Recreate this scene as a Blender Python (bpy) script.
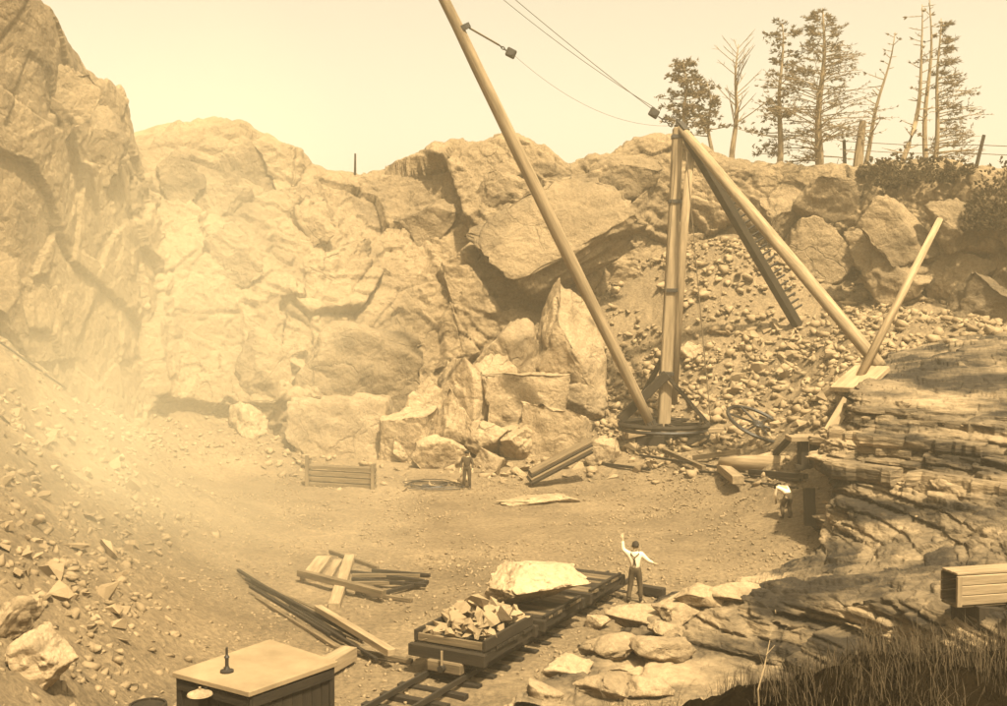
import bpy, bmesh, math, random
import numpy as np
from mathutils import Vector, Matrix, Euler
from mathutils.bvhtree import BVHTree

for o in list(bpy.data.objects):
    bpy.data.objects.remove(o, do_unlink=True)
SC = bpy.context.scene
COL = SC.collection
R = math.radians
rnd = random.Random(7)

# ------------------------------------------------------------------ camera
W0, H0, FOC = 1007.0, 706.0, 1100.0          # photo size, focal length in photo pixels
CAM_Z, PITCH = 8.5, 2.5                      # eye height above the quarry floor, degrees downwards
cd = bpy.data.cameras.new('camera')
cam = bpy.data.objects.new('camera', cd); COL.objects.link(cam)
cam.location = (0, 0, CAM_Z); cam.rotation_euler = (R(90 - PITCH), 0, 0)
cd.sensor_width = 36.0; cd.lens = FOC / W0 * 36.0; cd.clip_start = 0.1; cd.clip_end = 3000
SC.camera = cam

# ------------------------------------------------------------------ sky, sun, exposure
SUN_EL, SUN_AZ = 58.0, 156.0                 # azimuth clockwise from +Y (view direction): light from the right, over the shoulder
wd = bpy.data.worlds.new('World'); SC.world = wd; wd.use_nodes = True
nt = wd.node_tree; nt.nodes.clear()
sky = nt.nodes.new('ShaderNodeTexSky'); sky.sky_type = 'NISHITA'; sky.sun_disc = False
sky.sun_elevation = R(SUN_EL); sky.sun_rotation = R(SUN_AZ)
sky.air_density = 1.0; sky.dust_density = 5.0; sky.ozone_density = 1.0
bwn = nt.nodes.new('ShaderNodeRGBToBW'); nt.links.new(sky.outputs[0], bwn.inputs[0])
mulc = nt.nodes.new('ShaderNodeMix'); mulc.data_type = 'RGBA'; mulc.blend_type = 'MULTIPLY'
mulc.inputs['Factor'].default_value = 1.0
nt.links.new(bwn.outputs[0], mulc.inputs[6]); mulc.inputs[7].default_value = (1.0, 0.885, 0.645, 1)
bg = nt.nodes.new('ShaderNodeBackground'); bg.inputs[1].default_value = 0.13
nt.links.new(mulc.outputs[2], bg.inputs[0])
wo = nt.nodes.new('ShaderNodeOutputWorld'); nt.links.new(bg.outputs[0], wo.inputs[0])
sl = bpy.data.lights.new('sun', 'SUN'); sl.energy = 4.9; sl.angle = R(2.0); sl.color = (1.0, 0.86, 0.60)
sun = bpy.data.objects.new('sun', sl); COL.objects.link(sun)
sd = Vector((math.sin(R(SUN_AZ)) * math.cos(R(SUN_EL)), math.cos(R(SUN_AZ)) * math.cos(R(SUN_EL)), math.sin(R(SUN_EL))))
sun.rotation_euler = (-sd).to_track_quat('-Z', 'Y').to_euler()
SC.view_settings.view_transform = 'Standard'; SC.view_settings.look = 'None'
SC.view_settings.exposure = 1.55; SC.view_settings.gamma = 1.0
SC.view_settings.use_curve_mapping = False
SC.render.engine = 'CYCLES'
SC.cycles.use_denoising = True
SC.cycles.max_bounces = 5; SC.cycles.volume_step_rate = 4.0; SC.cycles.volume_max_steps = 128; SC.cycles.volume_bounces = 1; SC.cycles.transparent_max_bounces = 8

# ------------------------------------------------------------------ pixel helpers
_cp, _sp = math.cos(R(PITCH)), math.sin(R(PITCH))
def ray(px, py):
    a, b = (px - W0 / 2) / FOC, -(py - H0 / 2) / FOC
    return Vector((a, _cp + b * _sp, -_sp + b * _cp))
def P(px, py, D):                            # the point at forward distance D seen at that pixel
    r = ray(px, py); return Vector((0, 0, CAM_Z)) + r * (D / r.y)
def G(px, py, z=0.0):                        # the point on the level plane z seen at that pixel
    r = ray(px, py); return Vector((0, 0, CAM_Z)) + r * ((z - CAM_Z) / r.z)

# ------------------------------------------------------------------ noise
def _hash(ix, iy, iz, seed):
    h = (ix.astype(np.int64) * 374761393 + iy.astype(np.int64) * 668265263 + iz.astype(np.int64) * 2147483647 + seed * 1274126177) & 0xFFFFFFFF
    h = ((h ^ (h >> 13)) * 1274126177) & 0xFFFFFFFF
    h = ((h ^ (h >> 15)) * 2246822519) & 0xFFFFFFFF
    return ((h ^ (h >> 16)) & 0xFFFFFF) / float(0x1000000)
def vnoise(p, seed=0):                       # value noise, -1..1
    p = np.asarray(p, float); i = np.floor(p); f = p - i; f = f * f * f * (f * (f * 6 - 15) + 10)
    i = i.astype(np.int64); out = 0
    for dx in (0, 1):
        wx = f[:, 0] if dx else 1 - f[:, 0]
        for dy in (0, 1):
            wy = f[:, 1] if dy else 1 - f[:, 1]
            for dz in (0, 1):
                wz = f[:, 2] if dz else 1 - f[:, 2]
                out = out + wx * wy * wz * _hash(i[:, 0] + dx, i[:, 1] + dy, i[:, 2] + dz, seed)
    return out * 2 - 1
def fbm(p, octs=4, seed=0, gain=0.5):
    p = np.asarray(p, float); a, s, tot = 1.0, 0, 0
    for k in range(octs):
        s = s + a * vnoise(p * (2.03 ** k) + k * 17.3, seed + k); tot += a; a *= gain
    return s / tot
def blocks(p, seed=0, tilt=0.8, crack=0.25, cw=0.10):
    """jointed rock: every Voronoi cell is a plane facet of its own height and tilt, with a recessed joint between cells"""
    p = np.asarray(p, float); base = np.floor(p).astype(np.int64); n = len(p)
    f1 = np.full(n, 9e9); f2 = np.full(n, 9e9); bc = np.zeros((n, 3)); bid = np.zeros((n, 3), np.int64)
    for dx in (-1, 0, 1):
        for dy in (-1, 0, 1):
            for dz in (-1, 0, 1):
                c = base + np.array((dx, dy, dz))
                q = np.stack([c[:, k] + 0.1 + 0.8 * _hash(c[:, 0], c[:, 1], c[:, 2], seed + k) for k in range(3)], 1)
                d = ((q - p) ** 2).sum(1)
                m = d < f1
                f2 = np.where(m, f1, np.minimum(f2, d))
                f1 = np.where(m, d, f1); bc[m] = q[m]; bid[m] = c[m]
    hh = [_hash(bid[:, 0], bid[:, 1], bid[:, 2], seed + 11 + k) * 2 - 1 for k in range(4)]
    v = p - bc
    out = hh[0] * 0.6 + tilt * (hh[1] * v[:, 0] + hh[2] * v[:, 1] + hh[3] * v[:, 2])
    e = np.sqrt(f2) - np.sqrt(f1)
    return out - crack * np.clip(1 - e / cw, 0, 1)

# ------------------------------------------------------------------ materials (sepia-toned plate: every base colour is a warm brown)
def sepia(v):                                # print tone -> base colour
    return (v, v * (0.68 + 0.15 * v), v * (0.335 + 0.27 * v), 1)
MATS = {}
def mat(name, v, var=0.3, scale=1.0, rough=0.85, bump=0.0, bscale=8.0, kind='rock', v2=None, stretch=(1, 1, 1), detail=6, spec=0.2, coords='Object', crack=0.0, crk=0.6, fine=0.0, ramp=(0.30, 0.72)):
    if name in MATS: return MATS[name]
    m = bpy.data.materials.new(name); m.use_nodes = True
    t = m.node_tree; N = t.nodes; L = t.links
    b = N['Principled BSDF']; b.inputs['Roughness'].default_value = rough
    b.inputs['Specular IOR Level'].default_value = spec
    tc = N.new('ShaderNodeTexCoord'); mp = N.new('ShaderNodeMapping'); mp.inputs['Scale'].default_value = stretch
    if coords == 'World':
        ge = N.new('ShaderNodeNewGeometry'); L.new(ge.outputs['Position'], mp.inputs[0])
    else:
        L.new(tc.outputs['Object'], mp.inputs[0])
    n1 = N.new('ShaderNodeTexNoise'); n1.inputs['Scale'].default_value = scale; n1.inputs['Detail'].default_value = detail; n1.inputs['Roughness'].default_value = 0.62
    L.new(mp.outputs[0], n1.inputs['Vector'])
    cr = N.new('ShaderNodeValToRGB')
    lo = v * (1 - var) if v2 is None else v2
    hi = v * (1 + var)
    cr.color_ramp.elements[0].position = ramp[0]; cr.color_ramp.elements[0].color = sepia(lo)
    cr.color_ramp.elements[1].position = ramp[1]; cr.color_ramp.elements[1].color = sepia(hi)
    L.new(n1.outputs['Fac'], cr.inputs[0])
    col = cr.outputs[0]
    oi = N.new('ShaderNodeObjectInfo')       # each piece a little lighter or darker than the next
    mr = N.new('ShaderNodeMapRange'); mr.inputs['To Min'].default_value = 0.86; mr.inputs['To Max'].default_value = 1.12
    L.new(oi.outputs['Random'], mr.inputs[0])
    mx = N.new('ShaderNodeMix'); mx.data_type = 'RGBA'; mx.blend_type = 'MULTIPLY'; mx.inputs['Factor'].default_value = 1
    L.new(col, mx.inputs[6]); L.new(mr.outputs[0], mx.inputs[7]); col = mx.outputs[2]
    fine = fine or (0.18 if crack else 0)
    if fine:                                 # grain of dust and grit
        fn = N.new('ShaderNodeTexNoise'); fn.inputs['Scale'].default_value = 7.0; fn.inputs['Detail'].default_value = 6; fn.inputs['Roughness'].default_value = 0.75; L.new(mp.outputs[0], fn.inputs['Vector'])
        fr = N.new('ShaderNodeMapRange'); fr.inputs['From Min'].default_value = 0.36; fr.inputs['From Max'].default_value = 0.62; fr.inputs['To Min'].default_value = 1 - fine * 1.5; fr.inputs['To Max'].default_value = 1 + fine * 0.6; L.new(fn.outputs['Fac'], fr.inputs[0])
        mf = N.new('ShaderNodeMix'); mf.data_type = 'RGBA'; mf.blend_type = 'MULTIPLY'; mf.inputs['Factor'].default_value = 1; L.new(col, mf.inputs[6]); L.new(fr.outputs[0], mf.inputs[7]); col = mf.outputs[2]
    L.new(col, b.inputs['Base Color'])
    if crack > 0:                            # weathered cracks and dark stained patches
        wn = N.new('ShaderNodeTexNoise'); wn.inputs['Scale'].default_value = crack * 1.5; wn.inputs['Detail'].default_value = 5; L.new(mp.outputs[0], wn.inputs['Vector'])
        ad = N.new('ShaderNodeMix'); ad.data_type = 'RGBA'; ad.blend_type = 'LINEAR_LIGHT'; ad.inputs['Factor'].default_value = min(1.0, 0.30 / crack); L.new(mp.outputs[0], ad.inputs[6]); L.new(wn.outputs['Color'], ad.inputs[7])
        vo = N.new('ShaderNodeTexVoronoi'); vo.feature = 'DISTANCE_TO_EDGE'; vo.inputs['Scale'].default_value = crack; L.new(ad.outputs[2], vo.inputs['Vector'])
        m1 = N.new('ShaderNodeMapRange'); m1.inputs['From Max'].default_value = 0.02; m1.inputs['To Min'].default_value = 0.0; L.new(vo.outputs['Distance'], m1.inputs[0])
        ck = N.new('ShaderNodeTexNoise'); ck.inputs['Scale'].default_value = crack * 0.8; ck.inputs['Detail'].default_value = 3; L.new(mp.outputs[0], ck.inputs['Vector'])
        m0 = N.new('ShaderNodeMapRange'); m0.inputs['From Min'].default_value = 0.50; m0.inputs['From Max'].default_value = 0.66; m0.inputs['To Max'].default_value = crk; L.new(ck.outputs['Fac'], m0.inputs[0])
        iv = N.new('ShaderNodeMath'); iv.operation = 'SUBTRACT'; iv.inputs[0].default_value = 1.0; L.new(m1.outputs[0], iv.inputs[1])
        mk = N.new('ShaderNodeMath'); mk.operation = 'MULTIPLY'; L.new(iv.outputs[0], mk.inputs[0]); L.new(m0.outputs[0], mk.inputs[1])
        m1 = N.new('ShaderNodeMath'); m1.operation = 'SUBTRACT'; m1.inputs[0].default_value = 1.0; L.new(mk.outputs[0], m1.inputs[1])
        pn = N.new('ShaderNodeTexNoise'); pn.inputs['Scale'].default_value = crack * 0.5; pn.inputs['Detail'].default_value = 9; pn.inputs['Roughness'].default_value = 0.7; L.new(mp.outputs[0], pn.inputs['Vector'])
        m2 = N.new('ShaderNodeMapRange'); m2.inputs['From Min'].default_value = 0.33; m2.inputs['From Max'].default_value = 0.50; m2.inputs['To Min'].default_value = 0.55; L.new(pn.outputs['Fac'], m2.inputs[0])
        mm = N.new('ShaderNodeMath'); mm.operation = 'MULTIPLY'; L.new(m1.outputs[0], mm.inputs[0]); L.new(m2.outputs[0], mm.inputs[1])
        mx2 = N.new('ShaderNodeMix'); mx2.data_type = 'RGBA'; mx2.blend_type = 'MULTIPLY'; mx2.inputs['Factor'].default_value = 1; L.new(col, mx2.inputs[6]); L.new(mm.outputs[0], mx2.inputs[7])
        col = mx2.outputs[2]; L.new(col, b.inputs['Base Color'])
    if bump > 0:
        n2 = N.new('ShaderNodeTexNoise'); n2.inputs['Scale'].default_value = bscale; n2.inputs['Detail'].default_value = 8; n2.inputs['Roughness'].default_value = 0.72
        L.new(mp.outputs[0], n2.inputs['Vector']); hgt = n2.outputs['Fac']
        if crack > 0:                        # chipped, angular facets
            tot = None
            for sc_, am in ((bscale * 0.5, 1.0), (bscale * 1.4, 0.45)):
                vc = N.new('ShaderNodeTexVoronoi'); vc.distance = 'CHEBYCHEV'; vc.inputs['Scale'].default_value = sc_; L.new(ad.outputs[2], vc.inputs['Vector'])
                q = N.new('ShaderNodeMath'); q.operation = 'MULTIPLY_ADD'; L.new(vc.outputs['Distance'], q.inputs[0]); q.inputs[1].default_value = -am
                L.new(hgt if tot is None else tot, q.inputs[2]); tot = q.outputs[0]
            q = N.new('ShaderNodeMath'); q.operation = 'MULTIPLY_ADD'; L.new(m1.outputs[0], q.inputs[0]); q.inputs[1].default_value = 0.8; L.new(tot, q.inputs[2]); hgt = q.outputs[0]
        bp = N.new('ShaderNodeBump'); bp.inputs['Strength'].default_value = 1.0; bp.inputs['Distance'].default_value = bump
        L.new(hgt, bp.inputs['Height']); L.new(bp.outputs[0], b.inputs['Normal'])
    MATS[name] = m
    return m
M_WALL = mat('rock_wall', 0.17, 0.24, 0.35, bump=0.22, bscale=1.5, detail=10, crack=0.32, crk=0.3, coords='World')
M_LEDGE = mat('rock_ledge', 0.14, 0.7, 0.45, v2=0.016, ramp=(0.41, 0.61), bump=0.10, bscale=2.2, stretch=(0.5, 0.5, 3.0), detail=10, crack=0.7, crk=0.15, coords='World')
M_FLOOR = mat('quarry_dust', 0.135, 0.34, 0.25, bump=0.10, bscale=4.0, detail=9, fine=0.30)
M_STONE = mat('broken_stone', 0.19, 0.28, 0.9, bump=0.03, bscale=5.0, detail=8, coords='World')
M_BOULD = mat('boulder_stone', 0.235, 0.22, 0.7, bump=0.12, bscale=2.2, detail=10, crack=0.4, crk=0.4, coords='World')
M_WHITE = mat('fresh_stone', 0.29, 0.12, 0.9, bump=0.07, bscale=3.5, detail=9, crack=0.6, crk=0.25, coords='World')
M_WOOD = mat('weathered_wood', 0.10, 0.55, 1.5, bump=0.012, bscale=6, stretch=(6, 6, 0.5), detail=8)
M_SPAR = mat('spar_timber', 0.19, 0.5, 1.2, bump=0.02, bscale=5, stretch=(5, 5, 0.35), detail=9)
M_WOODL = mat('pale_wood', 0.20, 0.4, 1.5, bump=0.01, bscale=6, stretch=(6, 6, 0.5), detail=8)
M_WOODD = mat('dark_wood', 0.018, 0.45, 1.5, bump=0.012, bscale=6, stretch=(5, 5, 0.6), detail=8)
M_IRON = mat('rusty_iron', 0.014, 0.4, 4, rough=0.6, bump=0.004, bscale=20, spec=0.4)
M_ROPE = mat('wire_rope', 0.07, 0.2, 8, rough=0.7)
M_ROOF = mat('roofing_felt', 0.17, 0.3, 0.9, bump=0.01, bscale=4)
M_SOIL = mat('shaded_soil', 0.007, 0.6, 0.8, bump=0.06, bscale=3, rough=0.95, spec=0.0)  # soil colour blackened to carry the shade lying on the near bank
M_TURF = mat('turf', 0.16, 0.4, 0.5, bump=0.08, bscale=3, rough=0.95, coords='World')

# ------------------------------------------------------------------ object helpers
def tag(o, label=None, cat=None, group=None, kind=None):
    if label: o['label'] = label
    if cat: o['category'] = cat
    if group: o['group'] = group
    if kind: o['kind'] = kind
    return o
def empty(name, loc, rz=0.0):
    o = bpy.data.objects.new(name, None); COL.objects.link(o); o.location = loc; o.rotation_euler = (0, 0, rz)
    o.empty_display_size = 0.2
    return o
def link(name, me, m, parent=None):
    o = bpy.data.objects.new(name, me); COL.objects.link(o)
    if m is not None and not me.materials: me.materials.append(m)
    if parent is not None: o.parent = parent
    return o
def mesh_np(name, verts, faces, smooth=False):
    me = bpy.data.meshes.new(name)
    verts = np.asarray(verts, np.float32); faces = np.asarray(faces, np.int32)
    nv, nf, k = len(verts), len(faces), faces.shape[1]
    me.vertices.add(nv); me.vertices.foreach_set('co', verts.ravel())
    me.loops.add(nf * k); me.loops.foreach_set('vertex_index', faces.ravel())
    me.polygons.add(nf)
    me.polygons.foreach_set('loop_start', np.arange(0, nf * k, k, dtype=np.int32))
    me.polygons.foreach_set('loop_total', np.full(nf, k, np.int32))
    if smooth: me.polygons.foreach_set('use_smooth', np.ones(nf, bool))
    me.update(calc_edges=True)
    return me
def grid_faces(nr, nc):
    a = np.arange(nr * nc).reshape(nr, nc)
    return np.stack([a[:-1, :-1].ravel(), a[:-1, 1:].ravel(), a[1:, 1:].ravel(), a[1:, :-1].ravel()], 1)
def crom(ctrl, n, axis=0):                   # Catmull-Rom resampling along one axis
    c = np.moveaxis(np.asarray(ctrl, float), axis, 0); m = len(c)
    t = np.linspace(0, m - 1, n); i = np.clip(np.floor(t).astype(int), 0, m - 2); f = (t - i).reshape(-1, *([1] * (c.ndim - 1)))
    g = lambda k: c[np.clip(k, 0, m - 1)]
    p0, p1, p2, p3 = g(i - 1), g(i), g(i + 1), g(i + 2)
    r = p1 + 0.5 * f * (p2 - p0 + f * (2 * p0 - 5 * p1 + 4 * p2 - p3 + f * (3 * (p1 - p2) + p3 - p0)))
    return np.moveaxis(r, 0, axis)
def grid_normals(g):
    du = np.gradient(g, axis=1); dv = np.gradient(g, axis=0)
    n = np.cross(du, dv); n /= np.linalg.norm(n, axis=2, keepdims=True) + 1e-9
    return n

class MB:
    """collects boxes, bars, tubes and lathes into one mesh"""
    def __init__(s): s.v = []; s.f = []; s.ax = []
    def add(s, vs, fs):
        b = len(s.v); s.v += [tuple(v) for v in vs]; s.f += [tuple(i + b for i in f) for f in fs]; return s
    def box(s, c, size, rot=None, jit=0.0):
        x, y, z = size[0] / 2, size[1] / 2, size[2] / 2
        vs = [Vector((sx * x, sy * y, sz * z)) for sx in (-1, 1) for sy in (-1, 1) for sz in (-1, 1)]
        if jit: vs = [v + Vector((rnd.uniform(-jit, jit), rnd.uniform(-jit, jit), rnd.uniform(-jit, jit))) for v in vs]
        if rot is not None: vs = [rot @ v for v in vs]
        return s.add([v + Vector(c) for v in vs], [(0, 1, 3, 2), (4, 6, 7, 5), (0, 4, 5, 1), (2, 3, 7, 6), (0, 2, 6, 4), (1, 5, 7, 3)])
    def bar(s, a, b, w, h=None, up=(0, 0, 1), w2=None, h2=None):   # squared timber from a to b
        a, b = Vector(a), Vector(b); s.ax.append((a, b)); h = h or w; w2 = w2 or w; h2 = h2 or h
        d = (b - a).normalized(); sx = d.cross(Vector(up))
        if sx.length < 1e-4: sx = d.cross(Vector((0, 1, 0)))
        sx.normalize(); sy = sx.cross(d).normalized()
        vs = []
        for p, ww, hh in ((a, w, h), (b, w2, h2)):
            for i, j in ((-1, -1), (1, -1), (1, 1), (-1, 1)): vs.append(p + sx * (ww / 2 * i) + sy * (hh / 2 * j))
        return s.add(vs, [(3, 2, 1, 0), (4, 5, 6, 7), (0, 1, 5, 4), (1, 2, 6, 5), (2, 3, 7, 6), (3, 0, 4, 7)])
    def tube(s, pts, rad, n=8, cap=True):
        pts = [Vector(p) for p in pts]; k = len(pts); s.ax.append((pts[0], pts[-1]))
        if not hasattr(rad, '__len__'): rad = [rad] * k
        vs, fs = [], []
        ref = Vector((0, 0, 1))
        for i, p in enumerate(pts):
            d = (pts[min(i + 1, k - 1)] - pts[max(i - 1, 0)]).normalized()
            r_ = ref if abs(d.dot(ref)) < 0.95 else Vector((1, 0, 0))
            sx = d.cross(r_).normalized(); sy = sx.cross(d)
            for j in range(n):
                a = 2 * math.pi * j / n; vs.append(p + (sx * math.cos(a) + sy * math.sin(a)) * rad[i])
        for i in range(k - 1):
            for j in range(n): fs.append((i * n + j, i * n + (j + 1) % n, (i + 1) * n + (j + 1) % n, (i + 1) * n + j))
        if cap: fs += [tuple(reversed(range(n))), tuple(range((k - 1) * n, k * n))]
        return s.add(vs, fs)
    def lathe(s, c, prof, n=16, rot=None):   # profile [(r, z)]
        vs, fs = [], []
        for r_, z in prof:
            for j in range(n):
                a = 2 * math.pi * j / n; v = Vector((r_ * math.cos(a), r_ * math.sin(a), z))
                if rot is not None: v = rot @ v
                vs.append(v + Vector(c))
        for i in range(len(prof) - 1):
            for j in range(n): fs.append((i * n + j, i * n + (j + 1) % n, (i + 1) * n + (j + 1) % n, (i + 1) * n + j))
        fs += [tuple(reversed(range(n))), tuple(range((len(prof) - 1) * n, len(prof) * n))]
        return s.add(vs, fs)
    def build(s, name, m, parent=None, smooth=False, bevel=0.0):
        me = bpy.data.meshes.new(name)
        off = Vector((0, 0, 0)); q = None; base = None
        if parent is not None: off = Vector(parent.get('org', (0, 0, 0)))
        if len(s.ax) == 1 and (s.ax[0][1] - s.ax[0][0]).length > 0.05:
            base = s.ax[0][0]; q = (s.ax[0][1] - base).to_track_quat('Z', 'Y'); qi = q.inverted()
            me.from_pydata([tuple(qi @ (Vector(v) - base)) for v in s.v], [], s.f)
        else:
            me.from_pydata([tuple(Vector(v) - off) for v in s.v], [], s.f)
        me.update()
        if smooth: me.polygons.foreach_set('use_smooth', [True] * len(me.polygons))
        o = link(name, me, m, parent)
        if q is not None: o.rotation_euler = q.to_euler(); o.location = base - off
        if parent is not None and parent.parent is not None: o.matrix_parent_inverse = parent.matrix_basis.inverted()
        if parent is not None and 'org' in parent: o['org'] = parent['org']
        if bevel > 0:
            bm_ = o.modifiers.new('bevel', 'BEVEL'); bm_.width = bevel; bm_.segments = 1; bm_.limit_method = 'ANGLE'
        return o
def origin(root):                            # parts given in world coordinates, stored relative to the root
    root['org'] = tuple(root.location); return root

# ================================================================== THE QUARRY
# ------------------------------------------------------------------ floor, taluses and scree: one height field through measured points
HP = []
def hp(px, py, D): v = P(px, py, D); HP.append((v.x, v.y, v.z))
for a in ((0,345,38),(60,385,42),(125,425,47),(-60,380,33),(0,420,32),(0,520,24),(0,600,18.5),(0,690,14),(60,460,37),(60,560,26),(100,500,33),(100,590,25),
          (100,680,19),(150,470,46),(145,560,32),(-200,400,24),(-300,500,16),(-250,330,27),(40,640,20.5),
          (200,480,50),(230,450,53),(300,448,56.5),(350,455,56),(400,442,58.5),(450,440,58.5),(500,440,58),(520,430,60),(560,424,60.5),(600,408,61),(640,370,62),
          (700,440,54),(660,440,54.5),(760,400,57),(800,328,62),(720,330,62),(700,260,66),(780,262,65),(850,330,57),(835,400,48),(900,335,54),(822,450,44.5),(640,300,66),(560,300,67),(740,440,52)):
    hp(*a)
for x, y, z in ((-6,24,0),(-3,24,0),(0,24,0),(3,27,0),(-5,30,0),(0,30,0),(4,30,0),(7,34,0),(-6,36,0),(0,36,0),(4,36,0),(9,36,0.1),(-7,42,0.1),(-2,42,0),(3,42,0),(8,42,0.2),
                (-8,47,0.2),(-4,48,0),(1,48,0),(5,48,0),(9,47,0.6),(-6,51,0.4),(-2,51,0.2),(3,51,0.2),(7,50,0.4),(-4,19,0.1),(-3,17,0.3),(0,19,0.2),(4,21,0.1),(0,13,2.0),(-3,12,2.2),(3,13,1.8),
                (0,4,6.4),(-6,4,6.2),(6,4,6.4),(-10,8,5.4),(-16,10,6.5),(14,30,0),(14,20,0.3),(20,30,0.5),(12,12,2.5),(22,12,3),(10,22,0),(14,40,2),(24,42,4),(18,48,5.5),(28,52,7),(-34,40,9),(-30,60,8),(-10,66,6),(0,70,8),(20,72,12),(-36,20,9)):
    HP.append((x, y, z))
HP = np.array(HP)
def _phi(d2): return np.where(d2 > 0, 0.5 * d2 * np.log(d2 + 1e-12), 0)
_n = len(HP)
_A = np.zeros((_n + 3, _n + 3)); _d2 = ((HP[:, None, :2] - HP[None, :, :2]) ** 2).sum(2)
_A[:_n, :_n] = _phi(_d2) + np.eye(_n) * 6.0
_A[:_n, _n:] = np.c_[np.ones(_n), HP[:, :2]]; _A[_n:, :_n] = _A[:_n, _n:].T
_w = np.linalg.solve(_A, np.r_[HP[:, 2], 0, 0, 0])
def hbase(x, y):
    x = np.asarray(x, float); y = np.asarray(y, float); out = _w[_n] + _w[_n + 1] * x + _w[_n + 2] * y
    for k in range(_n): out = out + _w[k] * _phi((x - HP[k, 0]) ** 2 + (y - HP[k, 1]) ** 2)
    return out
def hfield(x, y):
    z = hbase(x, y); p = np.stack([x, y, np.zeros_like(x)], 1)
    slope = np.clip((np.abs(z) - 0.4) / 2.0, 0, 1)
    z = z + fbm(p * 0.35, 4, 3) * (0.10 + 0.45 * slope) + fbm(p * 1.7, 4, 9) * (0.045 + 0.16 * slope)
    z = z + blocks(p * 2.2, 5, 0.5, 0.2) * (0.008 + 0.07 * slope)
    return z
gx = np.arange(-36, 36.01, 0.11); gy = np.concatenate([np.arange(-6, 16, 0.3), np.arange(16, 58, 0.11), np.arange(58, 74, 0.22)])
GX, GY = np.meshgrid(gx, gy)
GZ = hfield(GX.ravel(), GY.ravel())
me = mesh_np('quarry_floor', np.stack([GX.ravel(), GY.ravel(), GZ], 1), grid_faces(len(gy), len(gx)), True)
floor = tag(link('ground', me, M_FLOOR), kind='structure')
_ix = lambda x, y: GZ.reshape(len(gy), len(gx))[np.clip(np.searchsorted(gy, y), 0, len(gy) - 1), np.clip(np.searchsorted(gx, x), 0, len(gx) - 1)]
def gz(x, y): return float(_ix(x, y))
FLOOR_BVH = BVHTree.FromPolygons([tuple(v) for v in np.stack([GX.ravel(), GY.ravel(), GZ], 1)[:]], [tuple(f) for f in grid_faces(len(gy), len(gx))])

# ------------------------------------------------------------------ the quarry wall: rim and toe measured from the photograph, lofted and broken into joints
WALLC = [((-520,-330,14),(-520,8)),((-250,-150,28),(-250,26)),((-60,-75,38),(-60,37)),((42,0,44),(35,42)),((66,40,48),(80,45)),((88,70,51),(110,47.5)),((112,84,54),(140,50)),((124,98,57),(165,53)),((140,142,61),(190,55)),((165,140,62),(215,56)),
 ((190,126,63),(240,56.5)),((245,122,65),(285,57)),((268,136,65.5),(310,57.5)),((300,143,66),(340,58)),((324,166,68),(390,60)),((355,170,69),(430,62)),((400,165,69.5),(470,63)),((428,160,69.5),(490,63)),((470,148,69),(520,63)),((500,140,68.5),(550,63)),
 ((530,142,68),(590,64)),((550,152,68),(610,64)),((571,166,68.5),(640,64)),((592,156,68.5),(665,65)),((612,153,68.5),(685,65)),((640,138,69),(700,66)),((680,140,69),(720,66.5)),((715,156,69),(745,66.5)),((760,166,68.5),(780,66)),((800,173,68),(815,65)),((850,172,66.5),(850,62)),((900,174,64.5),(895,59)),((950,172,62),(945,56)),((985,176,59),(985,54)),((1040,165,56),(1050,51)),((1200,140,50),(1250,45)),((1500,110,40),(1500,34))]
rows = []
RIM, TOE = [], []
for (rp, tp) in WALLC:
    RIM.append(P(*rp)); b = P(tp[0], 400, tp[1]); b.z = -1.0; TOE.append(b)
NPR = 7
ctrl = np.zeros((NPR + 4, len(WALLC), 3))
for j, (a, b) in enumerate(zip(RIM, TOE)):
    out = Vector((max(-1.6, min(1.0, (a.x / max(a.y, 20) * 2.2) ** 3 * 8)), 1, 0)).normalized()
    for k in range(NPR):                     # from the toe up: steep below, leaning back at the crest
        t = k / (NPR - 1); s_ = t ** 1.5
        q = b.lerp(a, t); q2 = b.lerp(a, s_); q.x = q2.x; q.y = q2.y
        ctrl[k, j] = q
    for k, (dd, dz) in enumerate(((2.5, -0.1), (9, -0.8), (25, -6), (70, -14))):
        ctrl[NPR + k, j] = a + out * dd + Vector((0, 0, dz))
NR1, NC = 300, 1200
low = crom(crom(ctrl[:NPR + 1], NR1, 0), NC, 1)
# spread the columns evenly along the rim
seg = np.linalg.norm(np.diff(low[NR1 // 2], axis=0), axis=1); cum = np.r_[0, np.cumsum(seg)]
ev = np.interp(np.linspace(0, cum[-1], NC), cum, np.arange(NC))
def recol(g):
    i = np.clip(np.floor(ev).astype(int), 0, NC - 2); f = (ev - i)[None, :, None]
    return g[:, i] * (1 - f) + g[:, i + 1] * f
low = recol(low)
nrm = grid_normals(low); nrm = np.where(nrm[..., 1:2] > 0, -nrm, nrm) if nrm[NR1 // 2, NC // 2, 1] > 0 else nrm
pp = low.reshape(-1, 3)
rot = np.array(Euler((R(20), R(28), R(10))).to_matrix())
wp = (pp + np.stack([fbm(pp * 0.22 + 9 * k, 3, 40 + k) for k in range(3)], 1) * 0.35) @ rot
sub = lambda q, sc, se, ti, cr_, cw: blocks(q * np.array(sc), se, ti, cr_, cw)
disp = sub(wp, (0.12, 0.12, 0.15), 1, 1.5, 0.15, 0.03) * 1.3
disp += sub(wp, (0.30, 0.26, 0.42), 2, 1.6, 0.35, 0.04) * 0.42
disp += sub(wp + 30, (0.8, 0.7, 1.2), 3, 1.5, 0.35, 0.06) * 0.16
disp += sub(wp + 60, (2.0, 1.8, 2.6), 4, 1.4, 0.3, 0.10) * 0.07
disp += fbm(pp * 0.10, 2, 70) * 1.0
tt = np.repeat(np.linspace(0, 1, NR1), NC)
fade = np.clip((1 - tt) / 0.30, 0.10, 1.0)
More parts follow.
